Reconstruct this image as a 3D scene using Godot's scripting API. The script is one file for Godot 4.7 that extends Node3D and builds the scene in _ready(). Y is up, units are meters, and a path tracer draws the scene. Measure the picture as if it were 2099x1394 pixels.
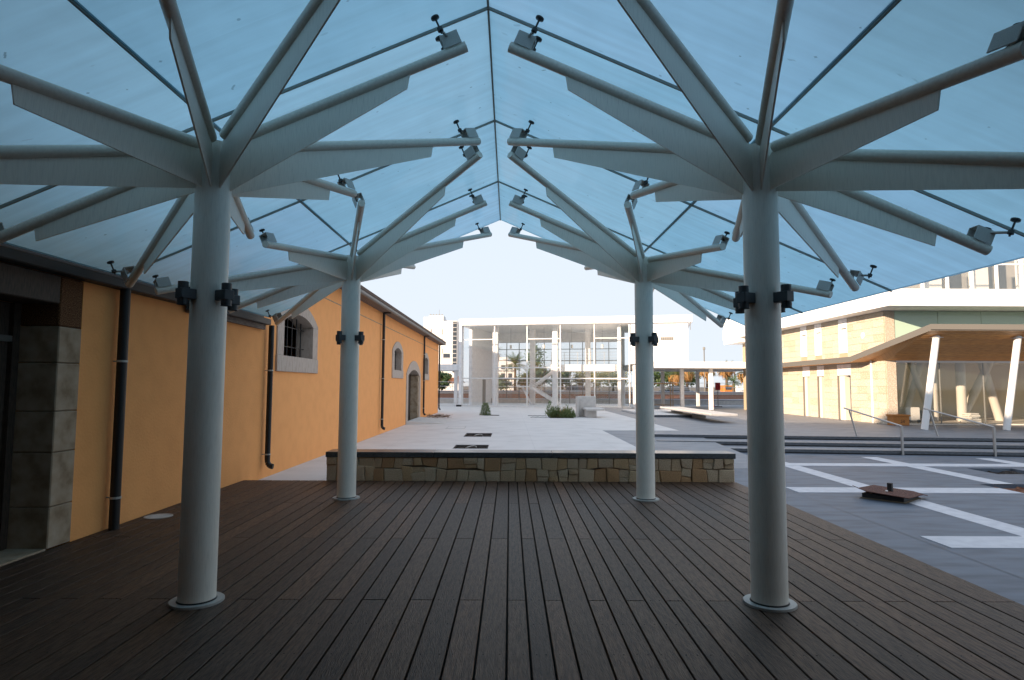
extends Node3D
# Axes used below: V(x, y, d) is x to the right, y up, d metres forward (Godot z = -d).

class MB:
	var v := PackedVector3Array()
	var n := PackedVector3Array()
	func tri(a: Vector3, b: Vector3, c: Vector3, na: Vector3, nb: Vector3, nc: Vector3) -> void:
		if (b - a).cross(c - a).dot(na + nb + nc) > 0.0:
			v.append_array([a, c, b]); n.append_array([na, nc, nb])
		else:
			v.append_array([a, b, c]); n.append_array([na, nb, nc])
	func face(p: Array, nm: Vector3) -> void:
		for i in range(1, p.size() - 1):
			tri(p[0], p[i], p[i + 1], nm, nm, nm)
	func facec(p: Array, centre: Vector3) -> void:   # flat face whose normal points away from centre
		var nm: Vector3 = (p[1] - p[0]).cross(p[2] - p[0]).normalized()
		if nm.dot(p[0] - centre) < 0.0: nm = -nm
		face(p, nm)
	func hexa(q: Array) -> void:                      # 8 corners: bottom 0-3 round, top 4-7 round
		var c := Vector3.ZERO
		for p in q: c += p
		c /= 8.0
		for f in [[0, 1, 2, 3], [4, 5, 6, 7], [0, 1, 5, 4], [1, 2, 6, 5], [2, 3, 7, 6], [3, 0, 4, 7]]:
			facec([q[f[0]], q[f[1]], q[f[2]]], c); facec([q[f[0]], q[f[2]], q[f[3]]], c)
	func box(c: Vector3, s: Vector3, b := Basis()) -> void:
		var q := []
		for y in [-0.5, 0.5]:
			for xz in [[-0.5, -0.5], [0.5, -0.5], [0.5, 0.5], [-0.5, 0.5]]:
				q.append(c + b * Vector3(xz[0] * s.x, y * s.y, xz[1] * s.z))
		hexa(q)
	func span(a: Vector3, b: Vector3) -> void:        # box between two opposite corners
		box((a + b) / 2.0, (b - a).abs())
	func chbox(c: Vector3, s: Vector3, ch: float, b := Basis()) -> void:   # box with bevelled edges
		var h := s / 2.0
		ch = minf(ch, minf(h.x, minf(h.y, h.z)) * 0.9)
		var i := h - Vector3.ONE * ch
		for ax in 3:
			var u := (ax + 1) % 3
			var w := (ax + 2) % 3
			for sg in [-1.0, 1.0]:
				var p := []
				for k in [[-1, -1], [1, -1], [1, 1], [-1, 1]]:
					var r := Vector3.ZERO
					r[ax] = sg * h[ax]; r[u] = k[0] * i[u]; r[w] = k[1] * i[w]
					p.append(c + b * r)
				facec(p, c)
			for su in [-1.0, 1.0]:
				for sw in [-1.0, 1.0]:
					var e := []
					for k in [[-1, 0], [1, 0], [1, 1], [-1, 1]]:
						var r := Vector3.ZERO
						r[ax] = k[0] * i[ax]
						r[u] = su * (h[u] if k[1] == 0 else i[u]); r[w] = sw * (i[w] if k[1] == 0 else h[w])
						e.append(c + b * r)
					facec(e, c)
		for sx in [-1.0, 1.0]:
			for sy in [-1.0, 1.0]:
				for sz in [-1.0, 1.0]:
					facec([c + b * Vector3(sx * h.x, sy * i.y, sz * i.z), c + b * Vector3(sx * i.x, sy * h.y, sz * i.z), c + b * Vector3(sx * i.x, sy * i.y, sz * h.z)], c)
	func tube(a: Vector3, b: Vector3, ra: float, rb := -1.0, seg := 16, caps := true) -> void:
		if rb < 0.0: rb = ra
		var d := (b - a).normalized()
		var u := d.cross(Vector3.UP if absf(d.y) < 0.9 else Vector3.RIGHT).normalized()
		var w := d.cross(u)
		for k in seg:
			var t0 := TAU * k / seg
			var t1 := TAU * (k + 1) / seg
			var n0 := u * cos(t0) + w * sin(t0)
			var n1 := u * cos(t1) + w * sin(t1)
			tri(a + n0 * ra, a + n1 * ra, b + n1 * rb, n0, n1, n1)
			tri(a + n0 * ra, b + n1 * rb, b + n0 * rb, n0, n1, n0)
			if caps:
				tri(a, a + n0 * ra, a + n1 * ra, -d, -d, -d)
				tri(b, b + n0 * rb, b + n1 * rb, d, d, d)
	func path(pts: Array, r: float, seg := 8) -> void:
		for i in pts.size() - 1:
			tube(pts[i], pts[i + 1], r, r, seg)
	func prism(poly: PackedVector2Array, xf: Transform3D, depth: float) -> void:
		var area := 0.0
		for i in poly.size():
			area += poly[i].cross(poly[(i + 1) % poly.size()])
		var sg := signf(area)
		var at := func(p: Vector2, z: float) -> Vector3: return xf * Vector3(p.x, p.y, z)
		var zn := xf.basis.z.normalized()
		var idx := Geometry2D.triangulate_polygon(poly)
		for i in range(0, idx.size(), 3):
			tri(at.call(poly[idx[i]], 0.0), at.call(poly[idx[i + 1]], 0.0), at.call(poly[idx[i + 2]], 0.0), -zn, -zn, -zn)
			tri(at.call(poly[idx[i]], depth), at.call(poly[idx[i + 1]], depth), at.call(poly[idx[i + 2]], depth), zn, zn, zn)
		for i in poly.size():
			var p := poly[i]
			var q := poly[(i + 1) % poly.size()]
			var e := Vector2(q.y - p.y, p.x - q.x).normalized() * sg
			var nm := (xf.basis.x * e.x + xf.basis.y * e.y).normalized()
			face([at.call(p, 0.0), at.call(q, 0.0), at.call(q, depth), at.call(p, depth)], nm)
	func mesh() -> ArrayMesh:
		var a := []
		a.resize(Mesh.ARRAY_MAX)
		a[Mesh.ARRAY_VERTEX] = v; a[Mesh.ARRAY_NORMAL] = n
		var m := ArrayMesh.new()
		m.add_surface_from_arrays(Mesh.PRIMITIVE_TRIANGLES, a)
		return m

var M := {}
var taken := {}
var rng := RandomNumberGenerator.new()

func V(x: float, y: float, d: float) -> Vector3: return Vector3(x, y, -d)
func numbered(called: String) -> String:
	taken[called] = taken.get(called, -1) + 1
	return called if taken[called] == 0 else "%s_%03d" % [called, taken[called]]
func part(parent: Node3D, called: String, what, mat: Material, at := Vector3.ZERO) -> MeshInstance3D:
	var o := MeshInstance3D.new()
	o.mesh = what.mesh() if what is MB else what
	o.material_override = mat
	o.name = called
	o.position = at
	parent.add_child(o, true)
	return o
func tag(o: Node, label: String, category: String, group := "") -> void:
	o.set_meta("label", label); o.set_meta("category", category)
	if group: o.set_meta("group", group)
func thing(called: String, label: String, category: String, at: Vector3, turn := 0.0, group := "") -> Node3D:
	var o := Node3D.new()
	o.name = numbered(called); o.position = at; o.rotation.y = turn
	add_child(o)
	tag(o, label, category, group)
	return o
func struct(called: String, what: MB, mat: Material) -> MeshInstance3D:
	var o := part(self, numbered(called), what, mat)
	o.set_meta("kind", "structure")
	return o
func mb() -> MB: return MB.new()
func bx(a: Vector3, b: Vector3) -> MB:
	var m := MB.new(); m.span(a, b); return m
func cb(a: Vector3, b: Vector3, ch: float) -> MB:
	var m := MB.new(); m.chbox((a + b) / 2.0, (b - a).abs(), ch); return m
func tb(a: Vector3, b: Vector3, r: float, seg := 16) -> MB:
	var m := MB.new(); m.tube(a, b, r, r, seg); return m

# ---------------------------------------------------------------- materials
func lin(r: float, g: float, b: float) -> Color: return Color(r, g, b).linear_to_srgb()
func noise(sd: int, freq: float, cols: Array, octaves := 4, kind := FastNoiseLite.TYPE_SIMPLEX_SMOOTH, size := 512) -> NoiseTexture2D:
	var f := FastNoiseLite.new()
	f.seed = sd; f.frequency = freq; f.noise_type = kind; f.fractal_octaves = octaves
	var t := NoiseTexture2D.new()
	t.width = size; t.height = size; t.seamless = true; t.noise = f
	var g := Gradient.new()
	var offs := PackedFloat32Array()
	var cc := PackedColorArray()
	for i in cols.size():
		offs.append(0.15 + 0.7 * i / float(cols.size() - 1)); cc.append(cols[i])
	g.offsets = offs; g.colors = cc
	t.color_ramp = g
	return t
func mat(c: Color, rough := 0.7, metal := 0.0) -> StandardMaterial3D:
	var m := StandardMaterial3D.new()
	m.albedo_color = c; m.roughness = rough; m.metallic = metal
	return m
func tmat(tex: Texture2D, scale: Vector3, rough := 0.7, tint := Color.WHITE, bump: Texture2D = null, bscale := 0.3) -> StandardMaterial3D:
	var m := mat(tint, rough)
	m.albedo_texture = tex
	m.uv1_triplanar = true; m.uv1_world_triplanar = true; m.uv1_scale = scale
	if bump:
		m.heightmap_enabled = true; m.heightmap_texture = bump; m.heightmap_scale = bscale
	return m
func glassy(c: Color, alpha: float, rough := 0.03) -> StandardMaterial3D:
	var m := mat(Color(c.r, c.g, c.b, alpha), rough)
	m.transparency = BaseMaterial3D.TRANSPARENCY_ALPHA
	return m
func g(x: float) -> Color: return Color(x, x, x)

func glass_film() -> ImageTexture:   # brushed frosting with specks and smears of dirt
	var r := RandomNumberGenerator.new()
	r.seed = 77
	var size := 1024
	var f := FastNoiseLite.new()
	f.seed = 31; f.frequency = 0.01; f.fractal_octaves = 4
	var im := Image.create(size, size, false, Image.FORMAT_RGB8)
	for y in size:
		for x in size:
			var u := float(x) / size
			# blend two samples so that the edges meet
			var a := f.get_noise_2d(x * 0.35 + y * 0.05, y * 3.0)
			var b := f.get_noise_2d((x - size) * 0.35 + y * 0.05, y * 3.0)
			var c := 0.945 + 0.075 * lerpf(a, b, u)
			im.set_pixel(x, y, Color(c - 0.004, c, c + 0.003))
	for k in 70:
		var c := Vector2(r.randf() * size, r.randf() * size)
		var rad := r.randf_range(0.8, 2.6)
		var ln := r.randf_range(0.0, 9.0) if k % 3 == 0 else 0.0
		var an := r.randf() * TAU
		var dark := r.randf_range(0.55, 0.88)
		for st in 1 + int(ln):
			var p := c + Vector2(cos(an), sin(an)) * st * 1.4
			for dy in range(-3, 4):
				for dx in range(-3, 4):
					var q := p + Vector2(dx, dy)
					if q.distance_to(p) <= rad and q.x >= 0 and q.y >= 0 and q.x < size and q.y < size:
						im.set_pixel(int(q.x), int(q.y), Color(dark * 0.96, dark * 0.98, dark))
	return ImageTexture.create_from_image(im)

func make_materials() -> void:
	var grain := noise(3, 0.03, [g(0.62), g(0.8), g(0.9), g(1.0)], 5)
	var fine := noise(5, 0.09, [g(0.8), g(1.0)], 4)
	var soft := noise(9, 0.012, [g(0.93), g(0.975), g(1.0)], 5)
	var bump := noise(11, 0.06, [g(0.0), g(1.0)], 5)
	M.steel = tmat(noise(21, 0.02, [g(0.93), g(0.98), g(0.995), g(1.0)], 4), Vector3(11.0, 0.55, 11.0), 0.42, lin(0.84, 0.785, 0.69))
	M.steel_tube = tmat(noise(22, 0.03, [g(0.93), g(0.98), g(1.0)], 4), Vector3(2, 2, 2), 0.4, lin(0.76, 0.71, 0.62))
	M.galv = tmat(fine, Vector3(4, 4, 4), 0.4, lin(0.55, 0.535, 0.50))
	M.bolt = mat(lin(0.03, 0.03, 0.03), 0.35, 0.3)
	M.inox = mat(lin(0.42, 0.40, 0.38), 0.3, 0.8)
	M.lamp_grey = tmat(fine, Vector3(9, 9, 9), 0.5, lin(0.06, 0.065, 0.07))
	M.lens = mat(lin(0.2, 0.2, 0.2), 0.1)
	M.seal = mat(lin(0.26, 0.29, 0.27), 0.6)
	# frosted roof glass: scatters the sky's light and mirrors a little
	M.roof_glass = []
	var film := glass_film()
	for q in [[0.47, 0.80, 0.95], [0.51, 0.83, 0.97], [0.44, 0.77, 0.93], [0.49, 0.80, 0.98]]:
		var rg := tmat(film, Vector3(0.21, 0.21, 0.21), 0.06, lin(q[0], q[1], q[2]))
		rg.uv1_offset = Vector3(0.31, 0.17, 0.43) * M.roof_glass.size()
		rg.backlight_enabled = true; rg.backlight = Color(1.13, 1.13, 1.13)
		M.roof_glass.append(rg)
	M.stain = mat(lin(0.12, 0.17, 0.19), 0.8)
	# decking boards
	var wood := noise(41, 0.016, [Color(0.62, 0.57, 0.55), Color(0.85, 0.8, 0.78), Color(1, 0.97, 0.95)], 5)
	var wbump := noise(43, 0.05, [g(0.2), g(1.0)], 4)
	var tones := [[0.0995, 0.0619, 0.0396], [0.12, 0.0745, 0.0473], [0.0877, 0.0559, 0.0369], [0.1524, 0.0919, 0.0564], [0.1125, 0.073, 0.0484], [0.1792, 0.1018, 0.0603], [0.0987, 0.0645, 0.0433], [0.1347, 0.0794, 0.0477]]
	M.wood = []
	for i in tones.size():
		var w := tmat(wood, Vector3(5.0, 5.0, 0.55), 0.52, lin(tones[i][0], tones[i][1], tones[i][2]), wbump, 0.25)
		w.metallic_specular = 0.36
		w.uv1_offset = Vector3(i * 0.37, i * 0.21, i * 0.61)
		M.wood.append(w)
	M.screw = mat(lin(0.03, 0.028, 0.026), 0.5, 0.5)
	M.underdeck = mat(lin(0.05, 0.046, 0.04), 0.95)
	# orange render
	M.orange = tmat(noise(51, 0.008, [Color(0.975, 0.968, 0.958), Color(0.99, 0.988, 0.984), Color(1, 1, 1)], 6, FastNoiseLite.TYPE_SIMPLEX_SMOOTH, 1024), Vector3(0.28, 0.28, 0.28), 0.88, lin(0.91, 0.40, 0.13), noise(52, 0.16, [g(0.0), g(1.0)], 4), 0.16)
	M.limestone = tmat(noise(53, 0.015, [Color(0.91, 0.89, 0.88), Color(0.97, 0.965, 0.96), Color(1, 1, 1)], 5), Vector3(1.6, 0.5, 1.6), 0.85, lin(0.50, 0.42, 0.355), bump, 0.03)
	M.limestone_dark = tmat(noise(55, 0.008, [Color(0.78, 0.74, 0.68), Color(0.93, 0.91, 0.88), Color(1, 1, 1)], 5), Vector3(0.8, 0.8, 0.8), 0.9, lin(0.44, 0.345, 0.25), bump, 0.03)
	M.rust_stone = tmat(noise(57, 0.05, [Color(0.35, 0.25, 0.16), Color(0.7, 0.55, 0.4), Color(1, 0.95, 0.85)], 5), Vector3(2.5, 2.5, 2.5), 0.95, lin(0.30, 0.19, 0.11), bump, 0.4)
	M.black_metal = mat(lin(0.009, 0.0085, 0.0085), 0.55)
	M.dark_wood = tmat(grain, Vector3(4, 0.5, 4), 0.7, lin(0.085, 0.06, 0.043))
	M.porch_wood = tmat(grain, Vector3(2, 0.3, 2), 0.75, lin(0.24, 0.185, 0.14))
	M.roof_tile = tmat(grain, Vector3(2, 2, 2), 0.85, lin(0.14, 0.085, 0.06))
	M.eave_wood = tmat(grain, Vector3(2, 2, 0.3), 0.8, lin(0.22, 0.17, 0.14))
	# ground
	M.earth = tmat(noise(61, 0.01, [Color(0.75, 0.72, 0.68), Color(1, 1, 1)], 5), Vector3(0.1, 0.1, 0.1), 0.95, lin(0.16, 0.14, 0.115))
	M.pale = tmat(noise(63, 0.006, [Color(0.93, 0.925, 0.92), Color(0.965, 0.965, 0.965), Color(0.99, 0.99, 0.99), Color(1, 1, 1)], 6, FastNoiseLite.TYPE_SIMPLEX_SMOOTH, 1024), Vector3(0.12, 0.12, 0.12), 0.75, lin(0.63, 0.61, 0.59))
	M.granite = tmat(noise(65, 0.008, [Color(0.76, 0.77, 0.79), Color(0.92, 0.92, 0.93), Color(1, 1, 1)], 6, FastNoiseLite.TYPE_SIMPLEX_SMOOTH, 1024), Vector3(0.09, 0.22, 0.34), 0.58, lin(0.108, 0.138, 0.178))
	M.granite2 = tmat(noise(66, 0.008, [Color(0.87, 0.87, 0.87), Color(0.95, 0.95, 0.95), Color(1, 1, 1)], 6), Vector3(0.2, 0.3, 0.4), 0.55, lin(0.215, 0.23, 0.255))
	M.nosing = tmat(grain, Vector3(0.4, 3, 3), 0.5, lin(0.105, 0.12, 0.14))
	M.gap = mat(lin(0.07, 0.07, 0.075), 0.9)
	M.stripe = tmat(noise(67, 0.012, [Color(0.93, 0.93, 0.94), Color(1, 1, 1)], 5), Vector3(0.6, 0.6, 0.6), 0.6, lin(0.56, 0.57, 0.6))
	M.cap = tmat(grain, Vector3(0.8, 3, 3), 0.28, lin(0.085, 0.092, 0.095))
	M.concrete = tmat(soft, Vector3(0.5, 0.5, 0.5), 0.85, lin(0.60, 0.575, 0.545), bump, 0.04)
	M.joint = mat(lin(0.52, 0.51, 0.50), 0.85)
	M.soil = tmat(noise(71, 0.05, [Color(0.4, 0.35, 0.3), Color(1, 1, 1)], 5), Vector3(1.2, 1.2, 1.2), 0.98, lin(0.05, 0.033, 0.023), bump, 2.0)
	M.red_soil = tmat(noise(73, 0.03, [Color(0.6, 0.5, 0.45), Color(1, 1, 1)], 5), Vector3(0.3, 0.3, 0.3), 0.98, lin(0.30, 0.135, 0.07), bump, 4.0)
	# stones of the low wall
	M.stone = []
	for c in [[0.74, 0.54, 0.35], [0.76, 0.59, 0.41], [0.66, 0.48, 0.31], [0.75, 0.56, 0.36], [0.62, 0.37, 0.19], [0.78, 0.62, 0.44], [0.7, 0.53, 0.37], [0.72, 0.49, 0.28]]:
		M.stone.append(tmat(noise(80 + M.stone.size(), 0.05, [Color(0.68, 0.65, 0.61), Color(0.9, 0.88, 0.85), Color(1, 1, 1)], 5), Vector3(2.2, 2.2, 2.2), 0.92, lin(c[0], c[1], c[2]), bump, 1.4))
	M.mortar = tmat(fine, Vector3(4, 4, 4), 0.95, lin(0.16, 0.13, 0.09))
	M.ashlar = []
	for c in [[0.58, 0.54, 0.46], [0.62, 0.58, 0.50], [0.54, 0.49, 0.40], [0.60, 0.56, 0.48]]:
		M.ashlar.append(tmat(noise(90 + M.ashlar.size(), 0.03, [Color(0.8, 0.75, 0.7), Color(1, 1, 1)], 5), Vector3(0.8, 0.8, 0.8), 0.9, lin(c[0], c[1], c[2]), bump, 0.6))
	M.ashlar_joint = mat(lin(0.36, 0.29, 0.2), 0.95)
	# white buildings
	M.white = tmat(soft, Vector3(0.4, 0.4, 0.4), 0.6, lin(0.89, 0.89, 0.89))
	M.white_metal = mat(lin(0.74, 0.735, 0.72), 0.4)
	M.cream = tmat(soft, Vector3(0.1, 0.1, 0.1), 0.8, lin(0.74, 0.71, 0.69))
	M.fascia_grey = mat(lin(0.15, 0.14, 0.125), 0.5)
	M.canopy_edge = mat(lin(0.05, 0.048, 0.045), 0.6)
	M.top_wall = mat(lin(0.27, 0.26, 0.24), 0.8)
	M.soffit = mat(lin(0.62, 0.58, 0.51), 0.7)
	M.wood_soffit = []
	for i in 4:
		M.wood_soffit.append(tmat(noise(101 + i, 0.012, [Color(0.78, 0.7, 0.62), Color(0.93, 0.9, 0.86), Color(1, 1, 1)], 5), Vector3(0.35, 3.0, 3.0), 0.5, lin(0.62 + 0.04 * i, 0.305 + 0.02 * i, 0.105)))
	M.green_glass = mat(lin(0.42, 0.56, 0.46), 0.12)
	M.pane = glassy(lin(0.30, 0.40, 0.40), 0.03, 0.015)
	M.pane_dark = glassy(lin(0.16, 0.20, 0.15), 0.07)
	M.dark_glass = mat(lin(0.05, 0.06, 0.075), 0.08)
	M.grey_slat = mat(lin(0.25, 0.25, 0.24), 0.6)
	M.interior = mat(lin(0.66, 0.58, 0.45), 0.9)
	M.floor_pale = mat(lin(0.78, 0.78, 0.77), 0.3)
	M.orange_box = tmat(grain, Vector3(2, 2, 2), 0.7, lin(0.62, 0.24, 0.05))
	M.rust = tmat(noise(111, 0.03, [Color(0.35, 0.3, 0.3), Color(0.8, 0.65, 0.6), Color(1, 0.9, 0.85)], 5), Vector3(1.5, 1.5, 1.5), 0.8, lin(0.16, 0.075, 0.055), bump, 1.0)
	M.rust_dark = mat(lin(0.045, 0.035, 0.03), 0.8)
	M.red = mat(lin(0.5, 0.03, 0.04), 0.6)
	M.pink = mat(lin(0.75, 0.12, 0.25), 0.7)
	M.pine = tmat(grain, Vector3(3, 3, 3), 0.7, lin(0.52, 0.33, 0.16))
	M.rubber = mat(lin(0.015, 0.015, 0.015), 0.8)
	M.paper = mat(lin(0.7, 0.68, 0.62), 0.9)
	# plants
	M.bark = tmat(grain, Vector3(2, 6, 2), 0.95, lin(0.16, 0.12, 0.085))
	for k in [["leaf_dark", 0.035, 0.065, 0.022], ["leaf_mid", 0.06, 0.095, 0.03], ["leaf_olive", 0.115, 0.115, 0.04], ["leaf_blue", 0.10, 0.135, 0.07], ["leaf_dry", 0.30, 0.17, 0.06], ["rosemary", 0.085, 0.115, 0.045], ["twig", 0.14, 0.09, 0.055]]:
		var lm := mat(lin(k[1], k[2], k[3]), 0.6)
		lm.backlight_enabled = true; lm.backlight = lin(k[1] * 1.5, k[2] * 1.5, k[3] * 1.2)
		lm.cull_mode = BaseMaterial3D.CULL_DISABLED
		M[k[0]] = lm

# ---------------------------------------------------------------- camera and light
func make_view() -> void:
	var pitch := 0.0724
	var yaw := 0.0029
	var roll := 0.0048
	var fwd := Vector3(sin(yaw) * cos(pitch), sin(pitch), -cos(yaw) * cos(pitch))
	var r0 := Vector3(cos(yaw), 0, sin(yaw))
	var u0 := r0.cross(fwd)
	var cam := Camera3D.new()
	cam.name = "camera"
	cam.fov = rad_to_deg(2.0 * atan(697.0 / 1280.0))
	cam.near = 0.05; cam.far = 3000.0
	cam.transform = Transform3D(Basis(r0 * cos(roll) + u0 * sin(roll), u0 * cos(roll) - r0 * sin(roll), -fwd), V(0.196, 1.68, 0))
	add_child(cam)
	cam.current = true
	var sky_mat := ProceduralSkyMaterial.new()
	sky_mat.sky_top_color = lin(0.275, 0.325, 0.40)
	sky_mat.sky_horizon_color = lin(0.32, 0.345, 0.37)
	sky_mat.sky_curve = 0.30
	sky_mat.ground_bottom_color = Color(0.30, 0.28, 0.26)
	sky_mat.ground_horizon_color = Color(0.62, 0.60, 0.58)
	sky_mat.sun_angle_max = 20.0
	var sky := Sky.new()
	sky.sky_material = sky_mat
	var env := Environment.new()
	env.background_mode = Environment.BG_SKY
	env.sky = sky
	env.tonemap_mode = Environment.TONE_MAPPER_LINEAR
	env.tonemap_exposure = 2.7
	env.sdfgi_enabled = true; env.ssao_enabled = true; env.ssil_enabled = true
	var we := WorldEnvironment.new()
	we.name = "world_environment"
	we.environment = env
	add_child(we)
	var sun := DirectionalLight3D.new()
	sun.name = "sun"
	sun.light_energy = 1.3
	sun.light_color = Color(1.0, 0.89, 0.77)
	sun.light_angular_distance = 0.6
	sun.shadow_enabled = true
	var el := deg_to_rad(14.0)
	var az := deg_to_rad(56.0)
	sun.transform.basis = Basis.looking_at(V(sin(az) * cos(el), -sin(el), cos(az) * cos(el)), Vector3.UP)
	add_child(sun)

# ---------------------------------------------------------------- ground
func slab_with_holes(m: MB, x0: float, x1: float, d0: float, d1: float, top: float, thick: float, holes: Array) -> void:
	var xs := [x0, x1]
	var ds := [d0, d1]
	for h in holes:
		xs.append_array([h[0], h[1]]); ds.append_array([h[2], h[3]])
	xs.sort(); ds.sort()
	for i in xs.size() - 1:
		for j in ds.size() - 1:
			var cx: float = (xs[i] + xs[i + 1]) / 2.0
			var cd: float = (ds[j] + ds[j + 1]) / 2.0
			var inside := false
			for h in holes:
				if cx > h[0] and cx < h[1] and cd > h[2] and cd < h[3]: inside = true
			if not inside and xs[i + 1] - xs[i] > 1e-4 and ds[j + 1] - ds[j] > 1e-4:
				m.face([V(xs[i], top, ds[j]), V(xs[i + 1], top, ds[j]), V(xs[i + 1], top, ds[j + 1]), V(xs[i], top, ds[j + 1])], Vector3.UP)
	for h in holes:
		var c := V((h[0] + h[1]) / 2.0, top, (h[2] + h[3]) / 2.0)
		var q := [V(h[0], top, h[2]), V(h[1], top, h[2]), V(h[1], top, h[3]), V(h[0], top, h[3])]
		for k in 4:
			var a: Vector3 = q[k]
			var b: Vector3 = q[(k + 1) % 4]
			var nm := c - (a + b) / 2.0
			m.face([a, b, b - Vector3(0, thick, 0), a - Vector3(0, thick, 0)], nm.normalized())
	var e := [V(x0, top, d0), V(x1, top, d0), V(x1, top, d1), V(x0, top, d1)]
	var cc := V((x0 + x1) / 2.0, top, (d0 + d1) / 2.0)
	for k in 4:
		var a: Vector3 = e[k]
		var b: Vector3 = e[(k + 1) % 4]
		m.face([a, b, b - Vector3(0, thick, 0), a - Vector3(0, thick, 0)], ((a + b) / 2.0 - cc).normalized())

const P := -0.1      # plaza level
const L := -0.475    # lower paving level
var pits := [[-1.41, -0.45, 21.75, 23.4], [-1.41, -0.42, 17.68, 18.83], [-1.35, -0.42, 36.9, 37.9], [2.4, 3.75, 34.4, 35.7]]
var lower_pits := [[12.4, 13.6, 15.75, 16.85], [10.7, 11.95, 12.95, 14.15]]

func make_ground() -> void:
	var m := mb()
	m.box(V(0, -0.72, 250), Vector3(1600, 0.1, 1600))
	struct("ground", m, M.earth)
	m = mb()
	slab_with_holes(m, -4.48, 3.9, 11.16, 25.2, P, 0.5, [pits[0], pits[1]])
	slab_with_holes(m, -30.0, 7.0, 40.8, 60.8, P, 0.5, [])
	slab_with_holes(m, -4.48, 7.0, 25.2, 40.8, P, 0.5, [pits[2], pits[3]])
	struct("plaza", m, M.pale)
	m = mb()   # saw cuts between the bays of the concrete
	for d in [15.5, 20.3, 25.2, 30.0, 34.0, 38.2, 43.0, 48.0]:
		m.face([V(-4.48, P + 0.003, d), V(3.9, P + 0.003, d), V(3.9, P + 0.003, d + 0.02), V(-4.48, P + 0.003, d + 0.02)], Vector3.UP)
	for x in [-3.3, 0.9, 3.2]:
		m.face([V(x, P + 0.004, 11.7), V(x + 0.012, P + 0.004, 11.7), V(x + 0.012, P + 0.004, 50), V(x, P + 0.004, 50)], Vector3.UP)
	struct("paving_joint_lines", m, M.joint)
	# upper plaza on the right, its front edge follows the top step
	m = mb()
	m.prism(PackedVector2Array([Vector2(7.0, nose(0, 7.0)), Vector2(60, nose(0, 60)), Vector2(60, 60.8), Vector2(7.0, 60.8)]), Transform3D(Basis(Vector3(1, 0, 0), Vector3(0, 0, -1), Vector3(0, 1, 0)), Vector3(0, P - 0.085, 0)), 0.085)
	m.prism(PackedVector2Array([Vector2(5.45, nose(0, 5.45)), Vector2(7.0, nose(0, 7.0)), Vector2(7.0, 25.2), Vector2(5.45, 25.2)]), Transform3D(Basis(Vector3(1, 0, 0), Vector3(0, 0, -1), Vector3(0, 1, 0)), Vector3(0, P - 0.085, 0)), 0.085)
	struct("upper_paving", m, M.granite2)
	# lower paving
	m = mb()
	slab_with_holes(m, 4.19, 60.0, -30.0, nose(2, 60.0) + 6.0, L, 0.2, lower_pits)
	struct("lower_paving", m, M.granite)
	m = mb()
	for d in [10.9, 15.4]:
		m.face([V(4.2, L + 0.003, d), V(30, L + 0.003, d), V(30, L + 0.003, d + 0.015), V(4.2, L + 0.003, d + 0.015)], Vector3.UP)
	for x in [6.0, 9.6, 13.1]:
		m.face([V(x, L + 0.003, 2), V(x + 0.015, L + 0.003, 2), V(x + 0.015, L + 0.003, 20), V(x, L + 0.003, 20)], Vector3.UP)
	struct("slab_joint_lines", m, M.nosing)
	# ramp beside the steps
	m = mb()
	m.hexa([V(3.9, -0.6, 16.6), V(7.3, -0.6, 16.6), V(7.3, -0.6, 25.2), V(3.9, -0.6, 25.2), V(3.9, L + 0.004, 16.6), V(7.3, L + 0.004, 16.6), V(7.3, P - 0.002, 25.198), V(3.9, P - 0.002, 25.198)])
	struct("ramp", m, M.granite2)
	# white stone bands set in the lower paving
	for b in [[7.64, 8.1, 4.0, 19.6], [11.02, 11.5, 14.15, 19.4], [14.4, 14.88, 2.0, 19.2], [18.0, 18.5, 2.0, 19.0]]:
		m = mb()
		m.span(V(b[0], L - 0.02, b[2]), V(b[1], L + 0.004, b[3]))
		struct("paving_band", m, M.stripe)
	for b in [[6.1, 10.7, 12.9, 13.55], [4.6, 30.0, 17.2, 17.78], [6.14, 30.0, 8.55, 9.2]]:
		m = mb()
		m.span(V(b[0], L - 0.02, b[2]), V(b[1], L + 0.008, b[3]))
		struct("paving_band", m, M.stripe)

func nose(k: int, x: float) -> float:   # where the front edge of step k lies
	return [22.43, 21.12, 20.0][k] - [0.10, 0.11, 0.11][k] * (x - 13.3)

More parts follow.
